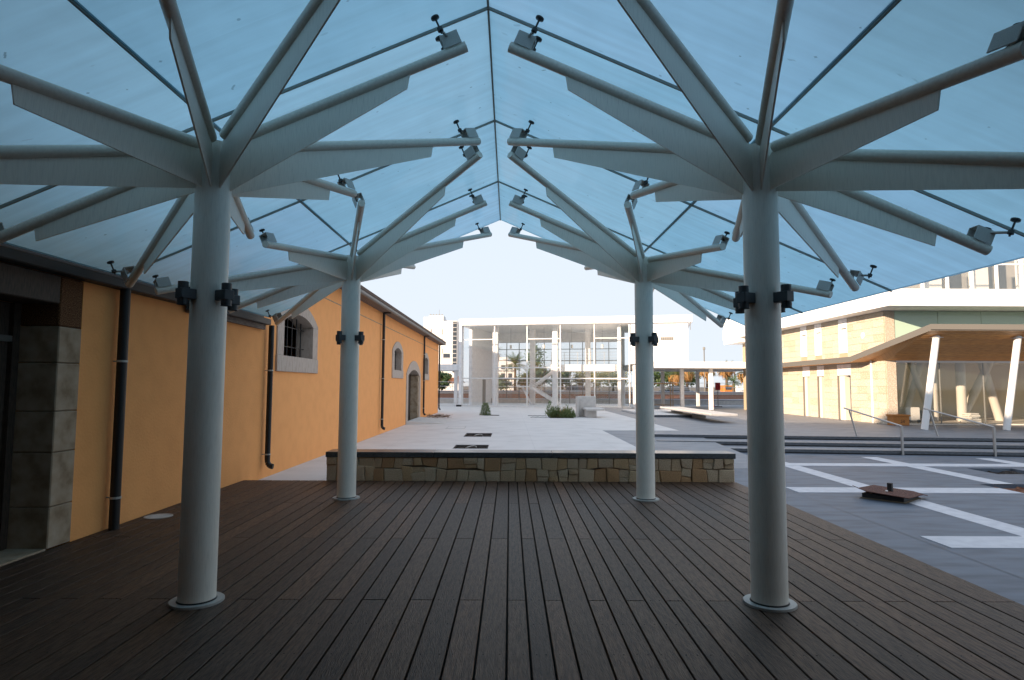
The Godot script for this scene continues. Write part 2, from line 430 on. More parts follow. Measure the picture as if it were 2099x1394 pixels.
func make_steps() -> void:
	var flat := Basis(Vector3(1, 0, 0), Vector3(0, 0, -1), Vector3(0, 1, 0))
	var t := thing("plaza_steps", "three long dark granite steps rising to the upper plaza", "steps", V(13.3, L, 20.0))
	var left := [5.45, 5.35, 5.8]
	for k in 3:
		var y := P - 0.125 * k
		if k > 0:
			var s := mb()
			s.prism(PackedVector2Array([Vector2(left[k], nose(k, left[k])), Vector2(60, nose(k, 60)), Vector2(60, nose(k - 1, 60) + 0.1), Vector2(left[k], nose(k - 1, left[k]) + 0.1)]), Transform3D(flat, Vector3(0, y - 0.085, 0)), 0.085)
			part(t, "tread", s, M.granite2, -t.position)
		var e := mb()   # dark nosing strip
		e.prism(PackedVector2Array([Vector2(left[k], nose(k, left[k]) - 0.012), Vector2(60, nose(k, 60) - 0.012), Vector2(60, nose(k, 60) + 0.10), Vector2(left[k], nose(k, left[k]) + 0.10)]), Transform3D(flat, Vector3(0, y - 0.088, 0)), 0.090)
		part(t, "nosing", e, M.nosing, -t.position)
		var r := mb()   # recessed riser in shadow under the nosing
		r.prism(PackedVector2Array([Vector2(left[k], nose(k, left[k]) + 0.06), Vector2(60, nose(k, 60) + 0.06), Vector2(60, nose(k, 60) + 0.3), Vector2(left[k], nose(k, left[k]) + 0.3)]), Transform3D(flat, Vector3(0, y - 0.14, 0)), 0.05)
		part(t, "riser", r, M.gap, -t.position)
	for h in [[12.68, 20.0, 12.87, 22.95, 12.62, "in front of the orange crate"], [15.43, 19.75, 15.8, 22.9, 15.55, "in front of the second leaning white column"]]:
		var hr := thing("handrail", "steel handrail down the granite steps, " + h[5], "handrail", V(h[0], L, h[1]), 0.0, "handrails on the plaza steps")
		var o: Vector3 = hr.position
		part(hr, "rail", tb(V(h[0], 0.44, h[1] - 0.02), V(h[4], 0.90, h[3] + 0.35), 0.028), M.inox, -o)
		part(hr, "post", bx(V(h[0] - 0.03, L, h[1] - 0.03), V(h[0] + 0.03, 0.43, h[1] + 0.03)), M.inox, -o)
		var dp := mb(); dp.tube(V(h[2], P, h[3]), V(h[4] + 0.06, 0.82, h[3] + 0.1), 0.028, 0.028, 12)
		part(hr, "post", dp, M.inox, -o)

# ---------------------------------------------------------------- deck
func make_deck() -> void:
	var deck := Node3D.new()
	deck.name = "wooden_deck"
	deck.set_meta("kind", "structure")
	deck.set_meta("label", "dark brown timber decking laid in long boards under the glass canopy")
	add_child(deck)
	var seen := [-0.765, -0.581, -0.397, -0.195, -0.006, 0.183, 0.33, 0.474, 0.615, 0.815, 0.96, 1.112, 1.268, 1.422, 1.569, 1.738, 1.94]
	var xs := seen.duplicate()
	var x: float = xs[0]
	while x > -4.3:
		x -= 0.19 if rng.randf() < 0.55 else 0.148
		xs.push_front(maxf(x, -4.47))
	if xs[0] > -4.46: xs.push_front(-4.47)
	x = xs[-1]
	while x < 4.06:
		x += 0.19 if rng.randf() < 0.4 else 0.148
		xs.append(minf(x, 4.19))
	if xs[-1] < 4.185: xs[-1] = 4.19
	var first: int = xs.find(-0.581)
	var cache := {}
	var screws := mb()
	for i in xs.size() - 1:
		var x0: float = xs[i] + 0.0072
		var x1: float = xs[i + 1] - 0.0072
		var rows := [-2.97, 1.03, 5.03, 9.05, 11.12] if (i - first) % 2 == 0 else [-2.97, 3.0, 7.0, 11.12]
		for k in rows.size() - 1:
			var a: float = rows[k] + 0.0045
			var b: float = rows[k + 1] - 0.0045
			var key := "%.3f %.3f" % [x1 - x0, b - a]
			if not cache.has(key):
				var m := mb()
				m.chbox(Vector3.ZERO, Vector3(x1 - x0, 0.03, b - a), 0.0025)
				cache[key] = m.mesh()
			part(deck, "board", cache[key], M.wood[rng.randi() % M.wood.size()], V((x0 + x1) / 2.0, -0.015 + rng.randf_range(-0.0012, 0.0012), (a + b) / 2.0))
		var d := 2.55
		while d < 11.1:
			for sx in [x0 + 0.035, x1 - 0.035]:
				screws.tube(V(sx, -0.004, d), V(sx, 0.0016, d), 0.0045, 0.0045, 6)
			d += 0.4975
	var sc := part(deck, "screw_heads", screws, M.screw)
	sc.set_meta("kind", "stuff")
	var u := mb()
	u.span(V(-4.48, -0.6, -3.0), V(4.185, -0.06, 11.14))
	part(deck, "substructure", u, M.underdeck)
	var mh := thing("drain_cover", "small round grey drain cover let into the deck by the orange wall", "drain cover", V(-4.25, 0, 8.07))
	part(mh, "frame", disc_ring(0.165, 0.145, 0.006), M.galv)
	var lid := mb(); lid.tube(Vector3(0, 0.001, 0), Vector3(0, 0.004, 0), 0.143, 0.143, 32)
	part(mh, "lid", lid, M.concrete)

func disc_ring(r1: float, r0: float, h: float) -> MB:
	var m := mb()
	for k in 40:
		var a := TAU * k / 40.0
		var b := TAU * (k + 1) / 40.0
		var p := [Vector3(cos(a), 0, sin(a)), Vector3(cos(b), 0, sin(b))]
		var up := Vector3(0, h, 0)
		m.face([p[0] * r1 + up, p[1] * r1 + up, p[1] * r0 + up, p[0] * r0 + up], Vector3.UP)
		m.face([p[0] * r1, p[1] * r1, p[1] * r1 + up, p[0] * r1 + up], (p[0] + p[1]).normalized())
		m.face([p[0] * r0, p[1] * r0, p[1] * r0 + up, p[0] * r0 + up], -(p[0] + p[1]).normalized())
	return m

# ---------------------------------------------------------------- canopy
const SL := 0.434
const RIDGE := 4.817
const D0 := 4.974
const BAY := 2.214

func roof_y(x: float) -> float: return RIDGE - SL * absf(x)

func make_canopy() -> void:
	var t := thing("glass_canopy", "pitched canopy roof of large frosted blue glass panels over the deck", "canopy", V(0, RIDGE, D0))
	var o := -t.position
	var xs := [-4.335, -2.27, 0.0, 2.315, 4.63]
	for k in range(-1, 3):
		for i in 4:
			var a: float = xs[i] + 0.008
			var b: float = xs[i + 1] - 0.008
			var d0 := D0 + k * BAY + 0.008
			var d1 := D0 + (k + 1) * BAY - 0.008
			var m := mb()
			var q := [V(a, roof_y(a), d0), V(b, roof_y(b), d0), V(b, roof_y(b), d1), V(a, roof_y(a), d1)]
			var nm := Vector3(SL * signf(a + b), 1, 0).normalized()
			m.face(q, nm)
			for e in 4:
				var p0: Vector3 = q[e]
				var p1: Vector3 = q[(e + 1) % 4]
				var out: Vector3 = ((p0 + p1) / 2.0 - (q[0] + q[2]) / 2.0).normalized()
				m.face([p0, p1, p1 - nm * 0.02, p0 - nm * 0.02], out)
			part(t, "glass_panel", m, M.roof_glass[(k * 3 + i * 5 + 8) % 4], o)
	# silicone joints
	for k in range(-1, 3):
		for sd in [[-4.335, 0.0], [0.0, 4.63]]:
			var m := mb()
			var d := D0 + k * BAY
			var xa: float = sd[0]
			var xb: float = sd[1]
			m.hexa([V(xa, roof_y(xa) - 0.024, d - 0.009), V(xb, roof_y(xb) - 0.024, d - 0.009), V(xb, roof_y(xb) - 0.024, d + 0.009), V(xa, roof_y(xa) - 0.024, d + 0.009), V(xa, roof_y(xa) + 0.003, d - 0.009), V(xb, roof_y(xb) + 0.003, d - 0.009), V(xb, roof_y(xb) + 0.003, d + 0.009), V(xa, roof_y(xa) + 0.003, d + 0.009)])
			part(t, "joint_seal", m, M.seal, o)
	for x in [-2.27, 0.0, 2.315]:
		var m := mb()
		m.span(V(x - 0.0085, roof_y(x) - (0.03 if x == 0.0 else 0.026), D0 - BAY), V(x + 0.0085, roof_y(x) + 0.008, D0 + 3 * BAY))
		part(t, "joint_seal", m, M.seal, o)
	# canopy gutter along the orange wall
	var gt := thing("canopy_gutter", "dark metal gutter between the glass canopy and the orange wall", "gutter", V(-4.40, 2.8, D0))
	part(gt, "trough", cb(V(-4.478, 2.79, -4.0), V(-4.315, 2.90, 11.75), 0.012), M.black_metal, -gt.position)
	part(gt, "back_flashing", bx(V(-4.479, 2.90, -4.0), V(-4.455, 3.02, 11.75)), M.black_metal, -gt.position)
	part(gt, "timber_batten", bx(V(-4.455, 2.70, 8.9), V(-4.40, 2.79, 11.7)), M.eave_wood, -gt.position)

func make_tree_columns() -> void:
	var names := [["near", -1, 0, "nearest white branching steel column beside the orange wall"], ["near", 1, 0, "nearest white branching steel column on the open paving side"], ["far", -1, 1, "farther white branching steel column beside the orange wall"], ["far", 1, 1, "farther white branching steel column on the open paving side"]]
	for nm in names:
		var s: float = nm[1]
		var t := thing("tree_column", nm[3], "column", V(2.22 * s, 0, D0 + nm[2] * 2 * BAY), 0.0, "branching columns carrying the canopy")
		var pole := mb()
		pole.tube(Vector3(0, 0.012, 0), Vector3(0, 3.62, 0), 0.1365, 0.1365, 48, false)
		pole.tube(Vector3(0, 3.62, 0), Vector3(0, 3.2, 0), 0.126, 0.126, 32, false)
		for k in 32:
			var a := TAU * k / 32.0
			var b := TAU * (k + 1) / 32.0
			pole.face([Vector3(cos(a) * 0.126, 3.62, sin(a) * 0.126), Vector3(cos(b) * 0.126, 3.62, sin(b) * 0.126), Vector3(cos(b) * 0.1365, 3.62, sin(b) * 0.1365), Vector3(cos(a) * 0.1365, 3.62, sin(a) * 0.1365)], Vector3.UP)
		part(t, "pole", pole, M.steel)
		var fl := mb()
		fl.tube(Vector3(0, 0.001, 0), Vector3(0, 0.014, 0), 0.198, 0.198, 48)
		fl.tube(Vector3(0, 0.014, 0), Vector3(0, 0.018, 0), 0.198, 0.193, 48)
		part(t, "base_plate", fl, M.galv)
		var wr := mb()
		wr.tube(Vector3(0, 0.018, 0), Vector3(0, 0.028, 0), 0.146, 0.138, 40, false)
		part(t, "weld_collar", wr, M.bolt)
		for e in [[0.18, 0.0], [0.18, -2.01], [0.18, 2.01], [1.6, -2.03], [1.6, 2.03], [2.75, -2.0], [2.75, 2.0], [4.06, 0.0], [4.06, -1.95], [4.06, 1.95]]:
			arm(t, s, e[0], e[1])

func arm(t: Node3D, s: float, xe: float, de: float) -> void:
	var off := 0.268                                             # tube axis below the glass, along y
	var base := t.position
	var end := V(xe * s, roof_y(xe) - off, -base.z + de) - base
	var hub := Vector3(0, roof_y(2.22) - off, 0)
	var dir := (end - hub).normalized()
	var flat := Vector3(dir.x, 0, dir.z).normalized()
	var long := Vector2(end.x, end.z).length()
	var nrm := Vector3(SL * s, 1, 0).normalized()
	var at := func(r: float) -> Vector3: return hub + (end - hub) * (r / long)
	var a := mb()
	a.tube(at.call(0.20), end, 0.044, 0.044, 20)
	var o := part(t, "arm", a, M.steel_tube)
	# tapering web plate under the tube
	var r1 := long * 0.765
	var thick := 0.012
	var side := flat.cross(Vector3.UP).normalized()
	var pl := [Vector3(0, 3.235, 0) + flat * 0.13, at.call(r1) - Vector3(0, 0.155, 0), at.call(r1 + 0.02) - Vector3(0, 0.04, 0), at.call(0.17) - Vector3(0, 0.03, 0), Vector3(0, 3.50, 0) + flat * 0.13]
	var f := mb()
	var lo := []
	var hi := []
	for p in pl:
		lo.append(p - side * thick / 2.0); hi.append(p + side * thick / 2.0)
	f.face(lo, -side); f.face(hi, side)
	var c := Vector3.ZERO
	for p in pl: c += p / pl.size()
	for k in pl.size():
		f.facec([lo[k], lo[(k + 1) % pl.size()], hi[(k + 1) % pl.size()], hi[k]], c)
	part(o, "web_plate", f, M.steel)
	# folded bracket at the tip, spider rods and glass bolts
	var bb := Basis(dir, nrm, dir.cross(nrm).normalized()).orthonormalized()
	var bc := end - dir * 0.10 + nrm * 0.082
	var br := mb()
	var hw := 0.05
	for sg in [-1.0, 1.0]:
		br.box(bc + bb.z * sg * hw, Vector3(0.15, 0.115, 0.008), bb)
	br.box(bc + nrm * 0.054, Vector3(0.15, 0.008, 0.10), bb)
	part(o, "bracket", br, M.galv)
	var down := Vector3(s, -SL, 0).normalized() if xe < 2.22 else Vector3(s * 0.3, -SL * 0.3, 0)
	var spots := []
	if de == 0.0:
		spots = [Vector3(0, 0, 0.15), Vector3(0, 0, -0.15)]
	else:
		spots = [Vector3(0, 0, signf(de) * 0.17)]
	for sp in spots:
		var foot: Vector3 = bc + nrm * 0.03
		var g0: Vector3 = end + sp + down * (0.16 if xe < 1.0 else 0.06)
		var gap: float = (roof_y((g0 + base).x) - (g0 + base).y) / sqrt(1 + SL * SL)
		g0 += nrm * gap * sqrt(1 + SL * SL) / 1.09
		gap = (roof_y((g0 + base).x) - (g0 + base).y) / sqrt(1 + SL * SL)
		g0 += nrm * gap
		var head: Vector3 = g0 - nrm * 0.024
		var nut: Vector3 = g0 - nrm * 0.115
		var bt := mb()
		bt.tube(foot, nut, 0.012, 0.012, 8)
		part(o, "spider_rod", bt, M.inox)
		var bd := mb()
		bd.tube(nut - nrm * 0.035, head, 0.0085, 0.0085, 8)
		bd.tube(nut - nrm * 0.014, nut + nrm * 0.014, 0.024, 0.024, 12)
		bd.tube(head, head + nrm * 0.010, 0.010, 0.033, 16)
		bd.tube(head + nrm * 0.010, head + nrm * 0.022, 0.035, 0.035, 16)
		part(o, "glass_bolt", bd, M.bolt)

func make_column_lights() -> void:
	# up-and-down spotlights, four round each column
	var m := mb()
	m.chbox(Vector3(0.075, 0, 0), Vector3(0.125, 0.08, 0.085), 0.004)
	var arm_m := m.mesh()
	m = mb()
	m.tube(Vector3(0.10, -0.085, 0), Vector3(0.10, 0.092, 0), 0.038, 0.038, 24, false)
	for y in [-0.07, -0.062, -0.054]:
		m.tube(Vector3(0.10, y, 0), Vector3(0.10, y + 0.004, 0), 0.040, 0.040, 24)
	m.tube(Vector3(0.10, -0.087, 0), Vector3(0.10, -0.083, 0), 0.0405, 0.0405, 24, false)
	var body_m := m.mesh()
	m = mb()
	m.tube(Vector3(0.10, -0.080, 0), Vector3(0.10, -0.078, 0), 0.037, 0.037, 20)
	m.tube(Vector3(0.10, 0.086, 0), Vector3(0.10, 0.088, 0), 0.037, 0.037, 20)
	var lens_m := m.mesh()
	var where := ["on nearest column by orange wall", "on nearest paving-side column", "on farther column by orange wall", "on farther paving-side column"]
	var aim := [["turned to the viewer", "facing the orange wall", "facing the far end", "facing the deck middle"], ["turned to the viewer", "facing the paving", "facing the far end", "facing the deck middle"]]
	var k := 0
	for row in 2:
		for s in [-1.0, 1.0]:
			var a0 := [120.0, 210.0, 300.0, 30.0] if s < 0 else [60.0, -30.0, -120.0, 150.0]
			for i in 4:
				var a := deg_to_rad(a0[i])     # from +x, positive towards the camera
				var dirv := Vector3(cos(a), 0, sin(a))
				var c := V(2.22 * s, 2.375, D0 + row * 2 * BAY)
				var t := thing("spotlight", "dark grey up-and-down spotlight %s, %s" % [where[k], aim[0 if s < 0 else 1][i]], "spotlight", c + dirv * 0.119, -atan2(dirv.z, dirv.x), "up-and-down spotlights on the canopy columns")
				part(t, "mounting_block", arm_m, M.lamp_grey)
				var b := part(t, "barrel", body_m, M.lamp_grey)
				part(b, "lens", lens_m, M.lens)
			k += 1

# ---------------------------------------------------------------- low stone wall
func make_stone_wall() -> void:
	var x0 := -3.03
	var x1 := 4.16
	var d := 11.14
	var w := thing("stone_wall", "low tan rubble stone wall with dark slab top at the deck's end", "stone wall", V(0.5, P, d))
	var o := -w.position
	part(w, "core", bx(V(x0 + 0.04, P, d + 0.035), V(x1 - 0.04, 0.405, d + 0.42)), M.mortar, o)
	var capx := x0 - 0.015
	var cuts := [capx, -1.15, 0.95, 2.6, x1 + 0.025]
	for i in 4:
		part(w, "coping_slab", cb(V(cuts[i] + 0.002, 0.405, d - 0.03), V(cuts[i + 1] - 0.002, 0.497, d + 0.46), 0.006), M.cap, o)
	# stones on the front: irregular courses made by splitting the face into blocks
	var blocks := []
	var x := x0
	while x < x1 - 0.05:
		var bw := rng.randf_range(0.42, 0.95)
		if x1 - x - bw < 0.35: bw = x1 - x
		var mid := rng.randf_range(0.15, 0.26)
		for half in 2:
			var ya := -0.02 if half == 0 else mid
			var yb := mid if half == 0 else 0.402
			var xx := x
			while xx < x + bw - 0.01:
				var sw := rng.randf_range(0.13, 0.30)
				if x + bw - xx - sw < 0.12: sw = x + bw - xx
				if yb - ya > 0.17 and sw < 0.26 and rng.randf() < 0.3:
					var ys := ya + (yb - ya) * rng.randf_range(0.35, 0.65)
					blocks.append([xx, xx + sw, ya, ys]); blocks.append([xx, xx + sw, ys, yb])
				else:
					blocks.append([xx, xx + sw, ya, yb])
				xx += sw
		x += bw
	for b in blocks:
		stone(w, o, V(0, 0, d), [Vector2(b[0], b[2]), Vector2(b[1], b[2]), Vector2(b[1], b[3]), Vector2(b[0], b[3])], Vector3(1, 0, 0), Vector3(0, 0, 1), x0, x1)
	for e in [[x0, -1.0], [x1, 1.0]]:
		for q in [[0.0, 0.2, 0.0, 0.19], [0.2, 0.42, 0.0, 0.24], [0.0, 0.2, 0.19, 0.40], [0.2, 0.42, 0.24, 0.40]]:
			stone(w, o, V(e[0] - 0.035 * e[1], 0, d + 0.02), [Vector2(q[0], q[2]), Vector2(q[1], q[2]), Vector2(q[1], q[3]), Vector2(q[0], q[3])], Vector3(0, 0, -1), Vector3(e[1], 0, 0), 0.0, 0.42)

func stone(w: Node3D, o: Vector3, c: Vector3, corners: Array, ud: Vector3, n: Vector3, lo: float, hi: float) -> void:
	var back := -0.05
	var fr := rng.randf_range(0.0, 0.036)
	var mid2: Vector2 = (corners[0] + corners[2]) / 2.0
	var e := []
	for p in corners:
		# neighbours share a corner's shift, so joints slant without opening
		var hsh := hash(Vector2i(roundi(p.x * 40.0), roundi(p.y * 40.0)))
		var sx := ((hsh % 1000) / 1000.0 - 0.5) * 0.05 if p.x > lo + 0.02 and p.x < hi - 0.02 else 0.0
		var sy := (((hsh / 1000) % 1000) / 1000.0 - 0.5) * 0.045 if p.y > 0.03 and p.y < 0.37 else 0.0
		var q: Vector2 = p + Vector2(sx, sy)
		q += (mid2 - q).normalized() * rng.randf_range(0.002, 0.006)
		e.append(c + ud * q.x + Vector3.UP * q.y)
	var cen: Vector3 = (e[0] + e[1] + e[2] + e[3]) / 4.0
	var m := mb()
	var inner := []
	for k in 4:
		inner.append(e[k].lerp(cen, 0.10) + n * (fr + rng.randf_range(-0.005, 0.005)))
	var mid: Vector3 = cen + n * (fr + rng.randf_range(0.0, 0.010))
	var behind: Vector3 = cen + n * back
	for k in 4:
		var k2 := (k + 1) % 4
		m.facec([inner[k], inner[k2], mid], behind)
		m.facec([e[k] + n * (fr - 0.02), e[k2] + n * (fr - 0.02), inner[k2]], behind)
		m.facec([e[k] + n * (fr - 0.02), inner[k2], inner[k]], behind)
		m.facec([e[k] + n * back, e[k2] + n * back, e[k2] + n * (fr - 0.02), e[k] + n * (fr - 0.02)], behind)
	part(w, "stone", m, M.stone[rng.randi() % M.stone.size()], o)

# ---------------------------------------------------------------- orange building
const WX := -4.48
func wall_xf(x: float) -> Transform3D: return Transform3D(Basis(Vector3(0, 0, -1), Vector3(0, 1, 0), Vector3(1, 0, 0)), Vector3(x, 0, 0))
func arc(d0: float, d1: float, ys: float, ya: float, nseg := 12) -> Array:
	var out := []
	var h := (d1 - d0) / 2.0
	var rise := ya - ys
	var r := (h * h + rise * rise) / (2.0 * rise)
	var half := asin(clampf(h / r, -1, 1))
	for i in nseg + 1:
		var a := -half + 2.0 * half * i / nseg
		out.append(Vector2((d0 + d1) / 2.0 + r * sin(a), ya - r + r * cos(a)))
	return out

func make_orange_building() -> void:
	var b := thing("orange_building", "long orange rendered building with stone framed arched windows", "building", V(WX - 5.0, P, 12.0))
	var o := -b.position
	var top := 4.50
	var th := 0.5
	# openings: d0, d1, sill, spring, apex
	var ops := [[2.4, 6.795, -0.2, 2.80, 0.0], [12.5, 15.02, 1.99, 3.0, 3.40], [24.76, 27.13, 2.0, 3.03, 3.40], [28.3, 32.5, -0.6, 2.10, 2.72], [33.58, 35.82, 2.0, 3.03, 3.39]]
	var w := mb()
	var d := -16.0
	for p in ops:
		w.prism(PackedVector2Array([Vector2(d, -0.6), Vector2(p[0], -0.6), Vector2(p[0], top), Vector2(d, top)]), wall_xf(WX - th), th)
		if p[2] > 0.0:
			w.prism(PackedVector2Array([Vector2(p[0], -0.6), Vector2(p[1], -0.6), Vector2(p[1], p[2]), Vector2(p[0], p[2])]), wall_xf(WX - th), th)
		var up := []
		if p[4] > 0.0: up = arc(p[0], p[1], p[3], p[4])
		else: up = [Vector2(p[0], p[3]), Vector2(p[1], p[3])]
		up.append(Vector2(p[1], top)); up.append(Vector2(p[0], top))
		w.prism(PackedVector2Array(up), wall_xf(WX - th), th)
		d = p[1]
	w.prism(PackedVector2Array([Vector2(d, -0.6), Vector2(40.75, -0.6), Vector2(40.75, top), Vector2(d, top)]), wall_xf(WX - th), th)
	part(b, "wall", w, M.orange, o)
	for dd in [-16.0, 40.25]:
		var ends := mb()
		ends.prism(PackedVector2Array([Vector2(-14.4, -0.6), Vector2(WX - th, -0.6), Vector2(WX - th, 4.63), Vector2(-9.6, 5.81), Vector2(-14.4, 4.63)]), Transform3D(Basis(Vector3(1, 0, 0), Vector3(0, 1, 0), Vector3(0, 0, 1)), V(0, 0, dd + 0.5)), 0.5)
		part(b, "gable_wall", ends, M.orange, o)
	part(b, "rear_wall", bx(V(-14.9, -0.6, -16.0), V(-14.4, 4.6, 40.75)), M.orange, o)
	part(b, "interior_floor", bx(V(-14.4, -0.5, -15.5), V(WX - th, -0.05, 40.2)), M.concrete, o)
	part(b, "plaster_moulding", bx(V(WX - 0.02, 3.84, 11.8), V(WX + 0.006, 3.865, 40.75)), M.limestone_dark, o)
	# roof: timber eave, soffit, tiles
	part(b, "eave_soffit", bx(V(WX - 0.2, 4.30, -16.3), V(WX + 0.34, 4.34, 41.0)), M.eave_wood, o)
	part(b, "gutter", cb(V(WX + 0.34, 4.28, -16.3), V(WX + 0.45, 4.40, 41.0), 0.03), M.fascia_grey, o)
	for s in [-1.0, 1.0]:
		var rf := mb()
		var e0 := WX + 0.44 if s > 0 else -14.9 - 0.44
		rf.hexa([V(-9.6, 5.82, -16.4), V(e0, 4.40, -16.4), V(e0, 4.40, 41.1), V(-9.6, 5.82, 41.1), V(-9.6, 5.92, -16.4), V(e0, 4.50, -16.4), V(e0, 4.50, 41.1), V(-9.6, 5.92, 41.1)])
		part(b, "roof", rf, M.roof_tile, o)
	# stone doorway at the near end: jamb stones, lintel, dark door
	var y := 0.0
	for h in [0.42, 0.55, 0.42, 0.5, 0.38]:
		part(b, "jamb_stone", cb(V(WX - 0.42, y + 0.003, 6.452), V(WX + 0.012, y + h - 0.003, 6.79), 0.01), M.limestone_dark, o)
		y += h
	part(b, "jamb_stone", cb(V(WX - 0.42, y + 0.003, 6.452), V(WX + 0.006, 2.79, 6.79), 0.012), M.rust_stone, o)
	part(b, "lintel", cb(V(WX - 0.42, 2.5, 2.4), V(WX + 0.004, 2.79, 6.45), 0.01), M.dark_wood, o)
	part(b, "doorstep", bx(V(WX - 0.9, -0.1, 2.6), V(WX - 0.002, 0.012, 6.45)), M.limestone_dark, o)
	var dr := part(b, "door", bx(V(WX - 0.50, 0.012, 2.6), V(WX - 0.44, 2.5, 6.45)), M.dark_wood, o)
	part(dr, "door_frame", bx(V(WX - 0.44, 0.012, 6.36), V(WX - 0.39, 2.5, 6.45)), M.dark_wood)
	part(dr, "transom", bx(V(WX - 0.44, 2.1, 2.6), V(WX - 0.395, 2.16, 6.36)), M.fascia_grey)
	# arched windows
	var wl := ["large arched window nearest the canopy", "middle arched window", "arched window near the far corner"]
	var k := 0
	for p in [[12.82, 14.70, 2.27, 3.0, 3.20, 0.36], [25.13, 26.76, 2.28, 3.03, 3.20, 0.42], [33.95, 35.45, 2.28, 3.03, 3.19, 0.42]]:
		var sw: float = p[5]
		var gr := mb()   # flat iron cross bars of the grille
		for gy in [p[2] + 0.22, p[3] - 0.08]: gr.span(V(WX - 0.215, gy, p[0]), V(WX - 0.185, gy + 0.012, p[1]))
		var win := part(b, "window", gr, M.black_metal, o)
		win.set_meta("label", wl[k])
		k += 1
		part(win, "sill", cb(V(WX - 0.38, p[2] - 0.33, p[0] - sw - 0.02), V(WX + 0.045, p[2], p[1] + sw + 0.02), 0.008), M.limestone)
		for sd in [[p[0] - sw, p[0]], [p[1], p[1] + sw]]:
			part(win, "jamb", cb(V(WX - 0.38, p[2] + 0.002, sd[0]), V(WX + 0.03, p[3], sd[1]), 0.006), M.limestone)
		var outer := arc(p[0] - sw, p[1] + sw, p[3] + 0.04, p[4] + 0.27)
		outer.push_front(Vector2(p[0] - sw, p[3] + 0.002)); outer.append(Vector2(p[1] + sw, p[3] + 0.002))
		var inner := arc(p[0], p[1], p[3] + 0.002, p[4])
		inner.reverse()
		outer.append_array(inner)
		var am := mb()
		am.prism(PackedVector2Array(outer), wall_xf(WX - 0.38), 0.41)
		part(win, "arch", am, M.limestone)
		for i in 6:
			var bd: float = p[0] + (p[1] - p[0]) * (i + 0.7) / 6.4
			part(win, "iron_bar", tb(V(WX - 0.2, p[2], bd), V(WX - 0.2, p[4] - 0.005 if absf(bd - (p[0] + p[1]) / 2.0) < 0.5 else p[3] + 0.08, bd), 0.014, 8), M.black_metal)
	# arched door with a stone surround and threshold ramp
	var door := part(b, "door", bx(V(WX - 0.46, P, 28.65), V(WX - 0.40, 2.4, 32.2)), M.dark_wood, o)
	for sd in [[28.19, 28.65], [32.2, 32.62]]:
		part(door, "jamb", cb(V(WX - 0.40, P, sd[0]), V(WX + 0.03, 2.1, sd[1]), 0.008), M.limestone)
	var oa := arc(28.19, 32.62, 2.20, 2.84)
	oa.push_front(Vector2(28.19, 2.102)); oa.append(Vector2(32.62, 2.102))
	var ia := arc(28.65, 32.2, 2.102, 2.40)
	ia.reverse(); oa.append_array(ia)
	var dm := mb(); dm.prism(PackedVector2Array(oa), wall_xf(WX - 0.40), 0.43)
	part(door, "arch", dm, M.limestone)
	part(door, "reveal", bx(V(WX - 0.39, P, 31.9), V(WX - 0.01, 2.15, 32.19)), M.limestone_dark)
	var rp := thing("threshold_ramp", "small sloping concrete ramp in front of the arched door", "ramp", V(WX + 0.6, P, 30.4))
	var rm := mb()
	rm.hexa([V(WX + 0.031, P - 0.02, 28.3), V(WX + 1.7, P - 0.02, 28.9), V(WX + 1.7, P - 0.02, 32.2), V(WX + 0.031, P - 0.02, 32.4), V(WX + 0.031, P + 0.14, 28.3), V(WX + 1.7, P + 0.004, 28.9), V(WX + 1.7, P + 0.004, 32.2), V(WX + 0.031, P + 0.14, 32.4)])
	part(rp, "slab", rm, M.concrete, -rp.position)
	# downpipes
	var pl := [[7.37, 2.80, 0.0, 0, "thick black downpipe nearest the stone doorway, reaching the deck"], [11.93, 2.80, 0.24, 1, "black downpipe at the canopy's far end beside the large arched window"], [22.5, 4.28, 0.22, 1, "black downpipe between the large arched window and the middle window"], [33.25, 4.28, 0.22, 1, "black downpipe just past the arched doorway"], [40.45, 4.28, 0.22, 1, "black downpipe on the far corner of the orange building"]]
	for p in pl:
		var t := thing("downpipe", p[4], "downpipe", V(WX + 0.1, p[2], p[0]), 0.0, "downpipes on the orange wall")
		var r := 0.056 if p[0] < 9 else 0.05
		var px := WX + 0.105
		part(t, "pipe", tb(V(px, maxf(p[2], 0.001), p[0]), V(px, p[1], p[0]), r, 20), M.black_metal, -t.position)
		if p[1] > 4.0:
			var nk := mb(); nk.tube(V(px, p[1] - 0.001, p[0]), V(WX + 0.36, 4.29, p[0]), r * 0.8, r * 0.8, 12)
			part(t, "offset_bend", nk, M.black_metal, -t.position)
		if p[3] == 1:
			var el := mb()
			var pts := []
			for i in 6:
				var a := PI / 2.0 * i / 5.0
				pts.append(V(px + 0.11 - 0.11 * cos(a), p[2] - 0.11 * sin(a), p[0] + 0.0))
			el.path(pts, r, 14)
			part(t, "shoe", el, M.black_metal, -t.position)
		for by in ([1.94, 0.36] if p[1] < 4.0 else [3.3, 1.9, 0.45]):
			var br := mb()
			br.tube(V(px, by - 0.012, p[0]), V(px, by + 0.012, p[0]), r + 0.006, r + 0.006, 20)
			br.tube(V(px, by, p[0]), V(WX + 0.002, by, p[0]), 0.008, 0.008, 8)
			part(t, "clamp", br, M.galv, -t.position)

